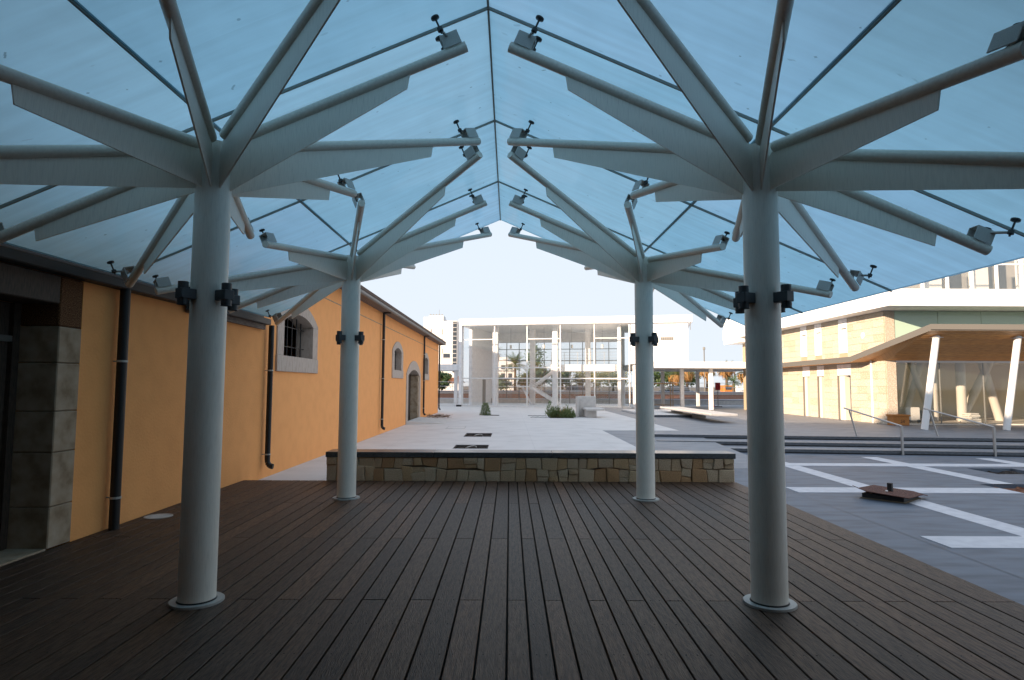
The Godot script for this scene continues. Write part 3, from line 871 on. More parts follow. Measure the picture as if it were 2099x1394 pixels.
# ---------------------------------------------------------------- glass pavilion at the end of the plaza
func make_glass_pavilion() -> void:
	var t := thing("glass_pavilion", "two storey white framed glass pavilion closing the plaza", "building", V(-3.83, P, 53.28), -0.2218)
	var W := 13.97
	var top := 6.83
	part(t, "roof_slab", cb(V(-0.28, top, -0.35), V(18.9, top + 0.56, 9.3), 0.03), M.white)
	part(t, "ground_slab", bx(V(-0.1, -0.3, -0.1), V(W + 0.2, 0.06, 9.2)), M.floor_pale)
	part(t, "sill", cb(V(-0.1, 0.062, -0.12), V(W, 0.12, 0.06), 0.01), M.white_metal)
	var bay := W / 5.0
	for i in 6:
		part(t, "mullion", cb(V(i * bay - 0.045, 0.12, -0.10), V(i * bay + 0.045, top, 0.06), 0.008), M.white_metal)
	part(t, "side_frame", bx(V(-0.28, 0.0, -0.3), V(-0.05, top, 0.1)), M.white)
	for q in [[2.36, 0, 5], [3.25, 1, 3]]:
		part(t, "transom", cb(V(q[1] * bay + 0.05, q[0] - 0.045, -0.095), V(q[2] * bay - 0.05, q[0] + 0.045, 0.05), 0.008), M.white_metal)
	for q in [[0, 1], [2, 3], [4, 5]]:
		part(t, "transom", bx(V(q[0] * bay + 0.05, 5.61, -0.09), V(q[1] * bay - 0.05, 5.68, 0.05)), M.white_metal)
	for i in 5:
		part(t, "pane", bx(V(i * bay + 0.05, 0.12, -0.012), V((i + 1) * bay - 0.05, top, 0.0)), M.pane)
	# columns inside
	for q in [[2.55, 1.3], [7.75, 1.3], [10.15, 5.0], [5.2, 4.5]]:
		part(t, "inner_column", cb(V(q[0] - 0.22, 0.06, q[1] - 0.22), V(q[0] + 0.22, top, q[1] + 0.22), 0.01), M.white)
	var lw := part(t, "side_wall", bx(V(0.25, 0.06, 1.0), V(0.5, top, 9.0)), M.white)
	part(lw, "door_leaf", bx(V(0.5, 0.06, 4.6), V(0.54, 2.3, 5.6)), M.grey_slat)
	part(t, "end_wall", bx(V(13.0, 0.06, 0.5), V(13.25, top, 9.0)), M.white)
	# upper bridge
	part(t, "bridge_slab", cb(V(7.3, 3.0, 1.7), V(13.0, 3.55, 4.4), 0.01), M.white)
	var br := mb()
	for y in [3.85, 4.1, 4.35, 4.6]: br.tube(V(7.3, y, 1.8), V(13.0, y, 1.8), 0.014, 0.014, 6)
	for i in 6: br.tube(V(7.35 + i * 1.12, 3.55, 1.8), V(7.35 + i * 1.12, 4.62, 1.8), 0.018, 0.018, 6)
	part(t, "bridge_railing", br, M.inox)
	# stair: two flights with white stringers and thin treads
	var st := part(t, "stair", bx(V(4.3, 1.62, 2.2), V(5.6, 1.74, 4.4)), M.white)
	for f in [[5.4, 1.68, 7.9, 0.06, 2.2], [5.4, 1.68, 7.6, 3.2, 3.5]]:
		for k in 2:
			var dd: float = f[4] + k * 0.95
			var sg := mb()
			sg.hexa([V(f[0], f[1] - 0.14, dd), V(f[2], f[3] - 0.02, dd), V(f[2], f[3] - 0.02, dd + 0.1), V(f[0], f[1] - 0.14, dd + 0.1), V(f[0], f[1] + 0.14, dd), V(f[2], f[3] + 0.26, dd), V(f[2], f[3] + 0.26, dd + 0.1), V(f[0], f[1] + 0.14, dd + 0.1)])
			part(st, "stringer", sg, M.white)
		for i in 9:
			var u := (i + 0.5) / 9.0
			var c := V(lerpf(f[0], f[2], u), lerpf(f[1], f[3], u) + 0.12, f[4] + 0.52)
			var tr := mb(); tr.box(c, Vector3(0.27, 0.035, 0.9))
			part(st, "tread", tr, M.white_metal)
		var rl := mb()
		for y in [0.45, 0.65, 0.85, 1.05]: rl.tube(V(f[0], f[1] + y, f[4]), V(f[2], f[3] + y, f[4]), 0.013, 0.013, 6)
		part(st, "railing", rl, M.inox)
	var pr := mb(); pr.tube(V(4.6, 1.62, 3.0), V(5.4, 0.06, 3.0), 0.09, 0.09, 10)
	part(st, "prop", pr, M.white)
	# rear glazing
	for i in 11:
		part(t, "rear_mullion", bx(V(0.5 + i * 1.25 - 0.03, 0.06, 9.0), V(0.5 + i * 1.25 + 0.03, top, 9.1)), M.fascia_grey)
	for y in [2.36, 4.2, 5.3]:
		part(t, "rear_transom", bx(V(0.5, y - 0.03, 9.001), V(13.0, y + 0.03, 9.09)), M.fascia_grey)
	part(t, "rear_pane", bx(V(0.5, 0.06, 9.03), V(13.0, top, 9.042)), M.pane)
	part(t, "ceiling_beam", bx(V(0.0, 5.95, 8.2), V(13.0, top, 9.0)), M.white)
	# pendant lamps, unlit
	for q in [[3.6, 2.6], [9.0, 2.6], [11.6, 2.8], [6.6, 2.4]]:
		var pd := part(t, "pendant_lamp", tb(V(q[0], 5.0, q[1]), V(q[0], 5.3, q[1]), 0.1, 12), M.paper)
		part(pd, "cable", tb(V(q[0], 5.3, q[1]), V(q[0], top, q[1]), 0.008, 6), M.black_metal)
	# white block to the right
	part(t, "upper_block", bx(V(14.05, 3.55, 0.0), V(18.55, top, 9.0)), M.white)
	var sw := part(t, "slot_window", bx(V(16.45, 5.40, -0.006), V(17.45, 5.68, 0.05)), M.grey_slat)
	for i in 6: part(sw, "louvre", bx(V(16.47 + i * 0.165, 5.42, -0.012), V(16.55 + i * 0.165, 5.66, -0.007)), M.fascia_grey)
	part(t, "drain_spout", tb(V(18.72, 6.2, -0.2), V(18.72, 6.83, -0.2), 0.02, 8), M.fascia_grey)
	var fw := thing("white_screen_wall", "tall white wall standing out from the pavilion's glass corner", "wall", V(9.7, P, 47.8))
	var fm := mb()
	fm.hexa([V(9.62, P, 45.2), V(9.95, P, 45.2), V(10.35, P, 50.0), V(10.02, P, 50.0), V(9.62, 3.3, 45.2), V(9.95, 3.3, 45.2), V(10.35, 3.3, 50.0), V(10.02, 3.3, 50.0)])
	part(fw, "panel", fm, M.white, -fw.position)

	# covered walkway right and left of the pavilion
	var wk := thing("covered_walkway", "white flat roofed walkway on square posts right of the pavilion", "walkway", V(15.0, P, 51.0))
	var o := -wk.position
	part(wk, "roof_slab", cb(V(10.4, 3.02, 46.6), V(13.1, 3.5, 58.0), 0.02), M.white, o)
	part(wk, "roof_slab", cb(V(13.115, 3.02, 46.6), V(20.5, 3.5, 58.0), 0.02), M.white, o)
	for q in [[13.55, 48.6], [15.45, 47.5], [17.0, 56.0], [13.75, 55.5], [11.6, 56.2]]:
		part(wk, "post", cb(V(q[0] - 0.14, P, q[1] - 0.14), V(q[0] + 0.14, 3.02, q[1] + 0.14), 0.015), M.white, o)
	var wl := thing("entrance_canopy", "thin white canopy left of the pavilion beside the orange building", "canopy", V(-6.5, P, 54.5))
	part(wl, "slab", cb(V(-9.5, 2.92, 53.3), V(-4.16, 3.44, 56.5), 0.02), M.white, -wl.position)
	part(wl, "post", cb(V(-4.6, P, 53.6), V(-4.3, 2.92, 53.9), 0.01), M.white, -wl.position)
	part(wl, "post", cb(V(-9.2, P, 55.8), V(-8.9, 2.92, 56.1), 0.01), M.white, -wl.position)

# ---------------------------------------------------------------- right hand building
func make_right_building() -> void:
	var t := thing("stone_building", "pale stone clad building with white roof band and timber lined canopy", "building", V(24.0, P, 36.0))
	var o := -t.position
	var X := 18.2
	var F := 29.9
	# stone clad side wall
	var lows := [[37.55, 38.35, 2.3], [35.85, 36.55, 2.3], [33.0, 34.3, 2.3]]
	var ups := [[37.75, 38.55], [35.95, 36.75], [33.2, 34.05]]
	var wl := mb()
	wl.span(V(X + 0.03, P, F + 0.02), V(X + 0.4, 5.35, 32.98))
	var dd := 32.98
	for q in [[33.0, 34.3], [35.85, 36.55], [37.55, 38.35]]:
		wl.span(V(X + 0.03, P, dd), V(X + 0.4, 5.35, q[0]))
		wl.span(V(X + 0.03, 2.3, q[0]), V(X + 0.4, 5.35, q[1]))
		dd = q[1]
	wl.span(V(X + 0.03, P, dd), V(X + 0.4, 5.35, 48.3))
	var wall := part(t, "side_wall", wl, M.ashlar_joint, o)
	var rowh := 0.363
	for r in 15:
		var y0 := P + r * rowh
		var y1 := y0 + rowh
		var cuts := []
		for q in lows:
			if y0 < q[2]: cuts.append([q[0], q[1]])
		for q in lows:
			if y0 >= q[2] and y0 < 2.9: cuts.append([q[0] - 0.05, q[1] + 0.05])
		for q in ups:
			if y1 > 3.5: cuts.append([q[0], q[1]])
		cuts.sort_custom(func(a, b): return a[0] < b[0])
		cuts.append([44.6, 99.0])
		var a := F + 0.02
		for c in cuts:
			var x := a
			while x < c[0] - 0.02:
				var w := rng.randf_range(0.62, 0.98)
				if c[0] - x - w < 0.3: w = c[0] - x
				part(wall, "stone_block", bx(V(X + rng.randf_range(-0.006, 0.004), y0 + 0.005, x + 0.004), V(X + 0.031, minf(y1, 5.345) - 0.005, x + w - 0.004)), M.ashlar[rng.randi() % 4])
				x += w
			a = c[1]
	for q in lows:
		var wn := part(t, "window", bx(V(X + 0.33, P, q[0]), V(X + 0.36, 2.3, q[1])), M.dark_glass, o)
		part(wn, "frame", bx(V(X - 0.03, P + 0.02, q[1] - 0.06), V(X + 0.33, 2.3, q[1])), M.fascia_grey)
		part(wn, "reveal_panel", bx(V(X + 0.06, P, q[1] - 0.42 * (q[1] - q[0]) - 0.06), V(X + 0.33, 2.27, q[1] - 0.06)), M.soffit)
		part(wn, "lintel_panel", bx(V(X - 0.002, 2.3, q[0] - 0.05), V(X + 0.033, 2.9, q[1] + 0.05)), M.white)
	for q in ups:
		var up := part(t, "window_panel", bx(V(X - 0.012, 3.5, q[0]), V(X + 0.034, 5.345, q[1])), M.white, o)
		part(up, "slit", bx(V(X - 0.05, 4.78, q[0] + 0.05), V(X - 0.012, 4.84, q[0] + 0.5)), M.fascia_grey)
	part(t, "downpipe", tb(V(X - 0.02, P, 31.05), V(X - 0.02, 3.0, 31.05), 0.055, 12), M.white_metal, o)
	part(t, "round_plate", tb(V(X - 0.03, 4.3, 31.7), V(X, 4.3, 31.7), 0.16, 20), M.white_metal, o)
	# front: glazing below, green glass above
	part(t, "corner_pier", bx(V(X + 0.04, P, F - 0.02), V(X + 0.5, 5.345, F + 0.018)), M.ashlar[1], o)
	for i in 6:
		var xa := X + 0.52 + i * 2.1
		part(t, "green_panel", bx(V(xa, 3.0, F), V(xa + 2.08, 5.345, F + 0.03)), M.green_glass, o)
		part(t, "pane", bx(V(xa, P + 0.06, F), V(xa + 2.08, 2.86, F + 0.012)), M.pane_dark, o)
		part(t, "mullion", bx(V(xa - 0.02, P, F + 0.013), V(xa, 2.86, F + 0.08)), M.grey_slat, o)
	part(t, "head_rail", bx(V(X + 0.5, 2.86, F - 0.04), V(X + 13.5, 3.0, F + 0.1)), M.white_metal, o)
	part(t, "floor_slab", bx(V(X + 0.4, P - 0.2, F), V(40, P + 0.05, 48)), M.soffit, o)
	part(t, "rear_wall", bx(V(X + 0.4, P, 37.0), V(40, 5.3, 37.3)), M.interior, o)
	part(t, "upper_floor", bx(V(X + 0.4, 3.0, F + 0.1), V(40, 3.2, 37.0)), M.interior, o)
	part(t, "right_wall", bx(V(31.5, P, F), V(31.8, 5.3, 37.0)), M.interior, o)
	# pillars inside, some slanting
	for q in [[19.6, 32.5, -0.5, 0.1], [21.2, 33.5, 1.1, 0.16], [22.0, 32.2, 0.0, 0.2], [23.3, 32.0, 0.0, 0.22], [22.6, 33.2, -1.1, 0.14], [23.9, 33.0, 1.7, 0.2], [26.0, 33.0, -0.8, 0.2]]:
		var c := mb(); c.tube(V(q[0], P, q[1]), V(q[0] + q[2], 3.0, q[1]), q[3], q[3], 14)
		part(t, "inner_pillar", c, M.soffit, o)
	# folded entrance canopy with timber lining
	var c1 := V(17.55, 4.02, 25.6)
	var c2 := V(17.3, 2.93, 31.35)
	var c3 := V(17.3, 2.88, 44.5)
	var cr := V(34.0, 4.02, 25.6)
	var br := V(34.0, 2.93, F - 0.05)
	var bl := V(X - 0.002, 2.93, F - 0.05)
	var cf := V(X - 0.004, 2.88, 44.5)
	var cn := V(X - 0.004, 2.93, 31.35)
	var up := Vector3(0, 0.27, 0)
	var cm := mb()
	for f in [[c1, cr, br, bl], [c1, bl, cn, c2], [c2, cn, cf, c3]]:
		var pp := []
		for p in f: pp.append(p + up)
		cm.face(pp, Vector3.UP)
	for f in [[c1, cr], [c2, c1], [c3, c2], [cf, c3], [br, cr]]:
		cm.face([f[0], f[1], f[1] + up, f[0] + up], Vector3(-1, 0, 1).normalized())
	var can := part(t, "entrance_canopy", cm, M.canopy_edge, o)
	# lining boards under the sloping part
	var nb := 16
	for i in nb:
		var u0 := float(i) / nb
		var u1 := float(i + 1) / nb - 0.006
		var lift := Vector3(0, 0.015, 0)
		var m := mb()
		var lf := func(u: float) -> Vector3: return c1.lerp(bl, u) + lift
		var rt := func(u: float) -> Vector3: return cr.lerp(br, u) + lift
		m.hexa([lf.call(u0), rt.call(u0), rt.call(u1), lf.call(u1), lf.call(u0) + up * 0.1, rt.call(u0) + up * 0.1, rt.call(u1) + up * 0.1, lf.call(u1) + up * 0.1])
		part(can, "lining_board", m, M.wood_soffit[rng.randi() % 4])
	var side := mb()
	side.face([c1 + up * 0.05, bl + up * 0.05, cn + up * 0.05, c2 + up * 0.05], Vector3.DOWN)
	side.face([c2 + up * 0.05, cn + up * 0.05, cf + up * 0.05, c3 + up * 0.05], Vector3.DOWN)
	part(can, "side_lining", side, M.wood_soffit[1])
	var lbl := ["slanting white round column at the canopy's outer corner", "slanting white round column at the picture's right edge"]
	var k := 0
	for q in [[17.6, 18.28], [21.05, 21.75]]:
		var cl := thing("leaning_column", lbl[k], "column", V(q[0], P, 26.35), 0.0, "slanting columns of the timber lined canopy")
		k += 1
		var sm := mb(); sm.tube(V(q[0], P, 26.35), V(q[1], 3.86, 26.35), 0.135, 0.135, 24)
		part(cl, "shaft", sm, M.white_metal, -cl.position)
		part(cl, "head_plate", bx(V(q[1] - 0.2, 3.78, 26.2), V(q[1] + 0.2, 3.80, 26.5)), M.white_metal, -cl.position)
	# white roof band with soffit
	var rf := part(t, "roof_band", bx(V(17.3, 5.36, 28.0), V(36.0, 6.14, 50.0)), M.white, o)
	part(rf, "end_box", bx(V(17.32, 5.0, 46.5), V(19.5, 7.1, 49.9)), M.white)
	# glazed top storey set back on the roof
	part(t, "top_storey_pane", bx(V(18.1, 6.14, 28.6), V(36.0, 8.6, 28.62)), M.pane, o)
	for i in 12:
		part(t, "top_storey_mullion", bx(V(18.05 + i * 1.15, 6.14, 28.5), V(18.15 + i * 1.15, 8.6, 28.6)), M.white_metal, o)
	part(t, "top_storey_rail", bx(V(18.1, 7.35, 28.52), V(36.0, 7.42, 28.59)), M.white_metal, o)
	part(t, "top_storey_wall", bx(V(18.5, 6.14, 31.5), V(36, 8.6, 31.8)), M.top_wall, o)
	for i in 4:
		part(t, "top_storey_blind", bx(V(20.4 + i * 2.3, 6.14, 30.2), V(21.3 + i * 2.3, 8.6, 30.3)), M.soffit, o)
	# loose things at its foot
	var bxn := thing("orange_crate", "orange wooden crate standing at the stone building's corner", "crate", V(18.45, P, 29.4))
	part(bxn, "box", cb(V(-0.42, 0.0, -0.25), V(0.32, 0.42, 0.25), 0.01), M.orange_box)
	part(bxn, "lid", cb(V(-0.46, 0.42, -0.29), V(0.36, 0.50, 0.29), 0.01), M.orange_box)
	var tm := TextMesh.new()
	tm.text = "24"; tm.font_size = 20; tm.pixel_size = 0.009; tm.depth = 0.004
	part(bxn, "stencil", tm, M.rubber, V(0.0, 0.2, -0.254))
	var pp := thing("paper_stack", "pile of crumpled pale sacks behind the entrance glass", "sacks", V(22.9, P + 0.05, 30.9))
	for i in 5:
		var m := mb(); m.chbox(V(0.04 * (i % 2), 0.05 + i * 0.095, 0), Vector3(0.75 - 0.05 * i, 0.09, 0.5), 0.03, Basis(Vector3.UP, 0.2 * (i % 3)))
		part(pp, "sack", m, M.paper)
	var cart := thing("covered_machine", "boxy machine with a pale cover behind the glass near the crate", "machine", V(19.9, P + 0.05, 30.9))
	part(cart, "body", cb(V(-0.35, 0.1, -0.3), V(0.35, 0.75, 0.3), 0.04), M.paper)
	part(cart, "motor", cb(V(0.36, 0.2, -0.2), V(0.6, 0.6, 0.2), 0.04), M.rubber)
	for sx in [-0.25, 0.25]: part(cart, "wheel", tb(V(sx, 0.08, -0.32), V(sx, 0.08, -0.27), 0.08, 14), M.rubber)

# ---------------------------------------------------------------- things on the plaza
func make_plaza_things() -> void:
	# seat with upright slab
	var s := thing("concrete_seat", "pale concrete seat with a tall upright slab behind it", "bench", V(4.6, P, 35.2))
	part(s, "upright_slab", cb(V(-0.42, 0, 1.35), V(0.62, 1.17, 1.6), 0.03), M.concrete)
	part(s, "upright_return", cb(V(-0.55, 0, 0.9), V(-0.43, 1.14, 1.6), 0.02), M.concrete)
	part(s, "seat", cb(V(-0.2, 0.40, -0.5), V(0.85, 0.52, 1.3), 0.02), M.concrete)
	part(s, "base", cb(V(-0.12, 0, -0.1), V(0.45, 0.40, 1.1), 0.01), M.concrete)
	var bn := thing("long_bench", "long pale stone slab bench on a single dark foot beyond the steps", "bench", V(10.7, P, 35.4))
	part(bn, "slab", cb(V(-0.75, 0.32, -5.0), V(0.55, 0.45, 5.4), 0.02), M.concrete)
	part(bn, "foot", bx(V(-0.1, 0, -0.5), V(0.4, 0.32, 0.5)), M.grey_slat)
	part(bn, "foot", bx(V(-0.3, 0, 3.5), V(0.2, 0.32, 4.3)), M.grey_slat)
	var pl := thing("low_plinth", "low pale stone platform edged with a grey kerb by the long bench", "platform", V(9.5, P, 40.0))
	part(pl, "top", cb(V(-1.4, 0, -4.0), V(1.8, 0.13, 4.5), 0.01), M.pale)
	part(pl, "kerb", cb(V(-1.4, 0, -4.12), V(1.8, 0.128, -4.001), 0.01), M.nosing)
	# rusty access hatch
	var h := thing("rusty_hatch", "tilted rusty steel plate with black post stub on the striped paving", "hatch", V(7.6, L + 0.004, 12.3), deg_to_rad(41.0))
	part(h, "box", bx(V(-0.42, 0, -0.36), V(0.40, 0.10, 0.36)), M.black_metal)
	var skirt := mb(); skirt.hexa([V(-0.46, 0.002, -0.4), V(0.44, 0.002, -0.4), V(0.44, 0.002, 0.4), V(-0.46, 0.002, 0.4), V(-0.43, 0.02, -0.37), V(0.41, 0.02, -0.37), V(0.41, 0.02, 0.37), V(-0.43, 0.02, 0.37)])
	part(h, "mortar_bed", skirt, M.mortar)
	var p := mb()
	var hp := []
	for j in 5:
		for i in 5:
			var x := -0.55 + 0.275 * i
			var d := -0.48 + 0.24 * j
			hp.append(V(x, 0.135 + 0.05 * d - 0.03 * x + (0.07 if i == 0 and j == 4 else 0.0) - (0.04 if i == 4 and j == 0 else 0.0), d))
	for j in 4:
		for i in 4:
			var a: int = j * 5 + i
			for e in [0.0, -0.012]:
				var off := Vector3(0, e, 0)
				var nm := Vector3.UP if e == 0.0 else Vector3.DOWN
				p.face([hp[a] + off, hp[a + 1] + off, hp[a + 6] + off], nm); p.face([hp[a] + off, hp[a + 6] + off, hp[a + 5] + off], nm)
	for i in 4:
		for e in [[i, i + 1], [20 + i, 21 + i], [i * 5, i * 5 + 5], [i * 5 + 4, i * 5 + 9]]:
			p.facec([hp[e[0]], hp[e[1]], hp[e[1]] - Vector3(0, 0.012, 0), hp[e[0]] - Vector3(0, 0.012, 0)], Vector3(0, 0.13, 0))
	part(h, "plate", p, M.rust)
	part(h, "post_stub", bx(V(-0.04, 0.13, -0.04), V(0.04, 0.29, 0.04)), M.black_metal)
	for sx in [-0.13, 0.13]: part(h, "bolt_head", tb(V(sx, 0.13, 0.02), V(sx, 0.16, 0.02), 0.025, 10), M.white_metal)
	# planting pits
	var lb := ["open planting pit nearest the stone wall, with pipes and soil", "open planting pit farther from the stone wall, with dark soil", "narrow soil pit beside the small conifer", "soil bed under the rosemary bush"]
	for i in 4:
		var a: Array = pits[i]
		var j: int = [1, 0, 2, 3][i]
		var t := thing("planting_pit", lb[j], "planting pit", V((a[0] + a[1]) / 2.0, P - 0.14, (a[2] + a[3]) / 2.0), 0.0, "planting pits in the pale plaza")
		var o := -t.position
		part(t, "soil", lumpy(a[0], a[1], a[2], a[3], P - 0.05 if i < 3 else P - 0.03, 0.04), M.soil, o)
		if i < 3:
			var ln := mb()
			ln.span(V(a[0] + 0.001, P - 0.16, a[2] + 0.001), V(a[1] - 0.001, P - 0.004, a[2] + 0.025)); ln.span(V(a[0] + 0.001, P - 0.16, a[3] - 0.025), V(a[1] - 0.001, P - 0.004, a[3] - 0.001))
			ln.span(V(a[0] + 0.001, P - 0.16, a[2] + 0.026), V(a[0] + 0.026, P - 0.004, a[3] - 0.026)); ln.span(V(a[1] - 0.026, P - 0.16, a[2] + 0.026), V(a[1] - 0.001, P - 0.004, a[3] - 0.026))
			part(t, "steel_liner", ln, M.rust_dark, o)
		if i < 2:
			for k in 3:
				var pm := mb()
				var pts := []
				var cx: float = lerpf(a[0] + 0.2, a[1] - 0.2, k / 2.0)
				for st in 9:
					var u := PI * st / 8.0
					pts.append(V(cx + 0.16 * cos(u), P - 0.05 + 0.07 * sin(u), (a[2] + a[3]) / 2.0 + 0.2 * sin(u * 2.0)))
				pm.path(pts, 0.014, 6)
				part(t, "irrigation_pipe", pm, M.rubber if k != 1 else M.galv, o)
			var fr := mb()
			fr.span(V(a[0] - 0.02, P, a[2] - 0.03), V(a[1] + 0.02, P + 0.006, a[2] - 0.001)); fr.span(V(a[0] - 0.02, P, a[3] + 0.001), V(a[1] + 0.02, P + 0.006, a[3] + 0.03))
			part(t, "edging", fr, M.stripe, o)
	var lb2 := ["sunken soil pit in the striped paving by the picture's right edge, farther one", "sunken soil pit with a green weed, at the end of a white band"]
	for i in 2:
		var a: Array = lower_pits[i]
		var t := thing("planting_pit", lb2[i], "planting pit", V((a[0] + a[1]) / 2.0, L - 0.14, (a[2] + a[3]) / 2.0), 0.0, "planting pits in the striped paving")
		part(t, "soil", lumpy(a[0], a[1], a[2], a[3], L - 0.09, 0.08), M.soil if i == 0 else M.red_soil, -t.position)
	var weed := thing("green_weed", "small green weed growing in the sunken pit by the white band", "plant", V(11.65, L - 0.05, 13.45))
	part(weed, "foliage", blades(180, 0.34, 0.30, 0.018, 0.9), M.leaf_mid)
	var cv := thing("access_cover", "flush rectangular access cover outlined in the pale plaza", "access cover", V(-2.05, P, 26.4))
	part(cv, "lid", bx(V(-0.36, -0.02, -0.66), V(0.36, 0.004, 0.66)), M.pale)
	var rim := mb()
	for e in [[-0.38, -0.36, -0.68, 0.68], [0.36, 0.38, -0.68, 0.68], [-0.38, 0.38, -0.70, -0.66], [-0.38, 0.38, 0.66, 0.68]]: rim.span(V(e[0], -0.02, e[2]), V(e[1], 0.005, e[3]))
	part(cv, "rim", rim, M.grey_slat)
	var sh := thing("small_conifer", "small pale green conifer bush alone on the plaza", "bush", V(-1.25, P - 0.08, 37.3))
	var cf := mb()
	for k in 1500:
		var yy := pow(rng.randf(), 1.4) * 0.78
		var an := rng.randf() * TAU
		var rr := (0.02 + 0.33 * sqrt(maxf(0.0, 1.0 - yy / 0.8))) * sqrt(rng.randf()) * (0.7 if yy < 0.06 else 1.0)
		var lp := Vector3(cos(an) * rr, yy, sin(an) * rr)
		var dv := Vector3(cos(an) * 0.75, 1.0, sin(an) * 0.75).normalized()
		var sv := dv.cross(Vector3(rng.randf_range(-1, 1), 0.2, rng.randf_range(-1, 1))).normalized() * 0.012
		var nv := dv.cross(sv).normalized()
		cf.tri(lp - sv, lp + sv, lp + dv * rng.randf_range(0.06, 0.15), nv, nv, nv)
	part(sh, "foliage", cf, M.leaf_blue)
	part(sh, "stem", tb(Vector3.ZERO, Vector3(0, 0.3, 0), 0.02, 8), M.bark)
	var ro := thing("rosemary_bush", "wide low rosemary bush in front of the pavilion glass", "bush", V(3.05, P - 0.03, 35.05))
	var rb := mb()
	for k in 10:
		var cx := rng.randf_range(-0.55, 0.55)
		blade_fill(rb, 260, rng.randf_range(0.45, 0.72), 0.30, 0.018, 0.7, V(cx, 0, rng.randf_range(-0.35, 0.35)))
	part(ro, "foliage", rb, M.rosemary)
	var dry := mb()
	blade_fill(dry, 120, 0.6, 0.4, 0.016, 0.7, V(0.15, 0, 0))
	part(ro, "dry_stems", dry, M.leaf_dry)
	var tall := mb()
	blade_fill(tall, 120, 0.85, 0.22, 0.03, 0.5, V(-0.62, 0.1, 0.35))
	part(ro, "grey_shoot", tall, M.leaf_blue)
	for i in 3:
		var dp := thing("drip_pipe", ["thin black drip pipe running left from the rosemary bush, nearer one", "thin black drip pipe running left from the rosemary bush, farther one", "thin black drip pipe running right from the rosemary bush"][i], "pipe", V([1.9, 1.8, 4.0][i], P, [34.9, 36.6, 35.3][i]), 0.0, "drip pipes round the rosemary")
		var pts := []
		for k in 9:
			pts.append(V(-0.55 + 1.1 * k / 8.0, 0.015 + 0.012 * (k % 2), 0.05 * sin(k * 1.3)))
		var dm := mb(); dm.path(pts, 0.014, 6)
		part(dp, "hose", dm, M.rubber)
	var br := thing("dry_brush", "heap of dry brown twigs against the orange wall past the doorway", "twigs", V(-4.0, P, 34.0))
	var bm := mb()
	for k in 160:
		var c := V(rng.randf_range(-0.3, 0.9), rng.randf_range(0.01, 0.16), rng.randf_range(-0.5, 0.5))
		var e := c + Vector3(rng.randf_range(-0.25, 0.35), rng.randf_range(-0.02, 0.1), rng.randf_range(-0.25, 0.25))
		e.y = maxf(e.y, 0.01)
		bm.tube(c, e, 0.008, 0.004, 4)
	part(br, "twigs", bm, M.twig)
	# wheeled scaffold frame by the walkway
	var sc := thing("scaffold_trolley", "wheeled timber coloured scaffold frame under the white walkway", "scaffold", V(12.1, P, 49.0))
	for q in [[-0.75, -0.4], [0.75, -0.4], [-0.75, 0.4], [0.75, 0.4]]:
		part(sc, "upright", tb(V(q[0], 0.14, q[1]), V(q[0], 2.35, q[1]), 0.03, 8), M.pine)
		part(sc, "castor", tb(V(q[0] - 0.02, 0.075, q[1]), V(q[0] + 0.02, 0.075, q[1]), 0.075, 12), M.rubber)
	for y in [0.3, 1.95]:
		for d in [-0.4, 0.4]: part(sc, "ledger", tb(V(-0.75, y, d), V(0.75, y, d), 0.025, 8), M.pine)
		for x in [-0.75, 0.75]: part(sc, "cross_bar", tb(V(x, y, -0.4), V(x, y, 0.4), 0.025, 8), M.pine)
	part(sc, "brace", tb(V(0.75, 1.2, -0.4), V(0.2, 1.95, -0.4), 0.022, 8), M.pine)
	part(sc, "platform", bx(V(-0.72, 1.98, -0.38), V(0.72, 2.01, 0.38)), M.pine)
	# red post with a pink bag far off
	var rd := thing("red_call_post", "small red box on a thin post beyond the walkway", "post", V(18.3, P, 54.5))
	part(rd, "post", tb(Vector3.ZERO, Vector3(0, 1.5, 0), 0.03, 8), M.fascia_grey)
	part(rd, "box", cb(V(-0.2, 1.45, -0.12), V(0.2, 2.1, 0.12), 0.03), M.red)
	part(rd, "foot", cb(V(-0.3, 0, -0.2), V(0.3, 0.05, 0.2), 0.01), M.rubber)
	var pk := thing("pink_bag", "pink plastic bag lying beside the red call post", "bag", V(17.7, P, 54.3))
	var pm2 := mb(); pm2.tube(Vector3(0, 0.0, 0), Vector3(0.03, 0.28, 0), 0.26, 0.14, 9); pm2.tube(Vector3(0.03, 0.28, 0), Vector3(0.05, 0.36, 0), 0.05, 0.10, 7)
	part(pk, "sack", pm2, M.pink)
	# weights standing at the pavilion corner
	for q in [[-7.6, 50.6, "small dark block on the plaza below the thin white canopy"], [-4.05, 52.2, "small dark block at the foot of the pavilion's left corner"]]:
		var wt := thing("dark_weight", q[2], "block", V(q[0], P, q[1]))
		part(wt, "body", cb(V(-0.22, 0, -0.12), V(0.22, 0.14, 0.12), 0.02), M.rubber)
		part(wt, "handle", tb(V(-0.08, 0.15, 0), V(0.08, 0.15, 0), 0.014, 6), M.galv)

func lumpy(x0: float, x1: float, d0: float, d1: float, y: float, amp: float) -> MB:
	var m := mb()
	var nx := 10
	var pts := []
	for j in nx + 1:
		for i in nx + 1:
			var x := lerpf(x0, x1, i / float(nx))
			var d := lerpf(d0, d1, j / float(nx))
			pts.append(V(x, y + rng.randf_range(-amp, amp) * 0.5, d))
	for j in nx:
		for i in nx:
			var a: int = j * (nx + 1) + i
			for f in [[a, a + 1, a + nx + 2], [a, a + nx + 2, a + nx + 1]]:
				var nm: Vector3 = (pts[f[1]] - pts[f[0]]).cross(pts[f[2]] - pts[f[0]]).normalized()
				if nm.y < 0: nm = -nm
				m.tri(pts[f[0]], pts[f[1]], pts[f[2]], nm, nm, nm)
	return m

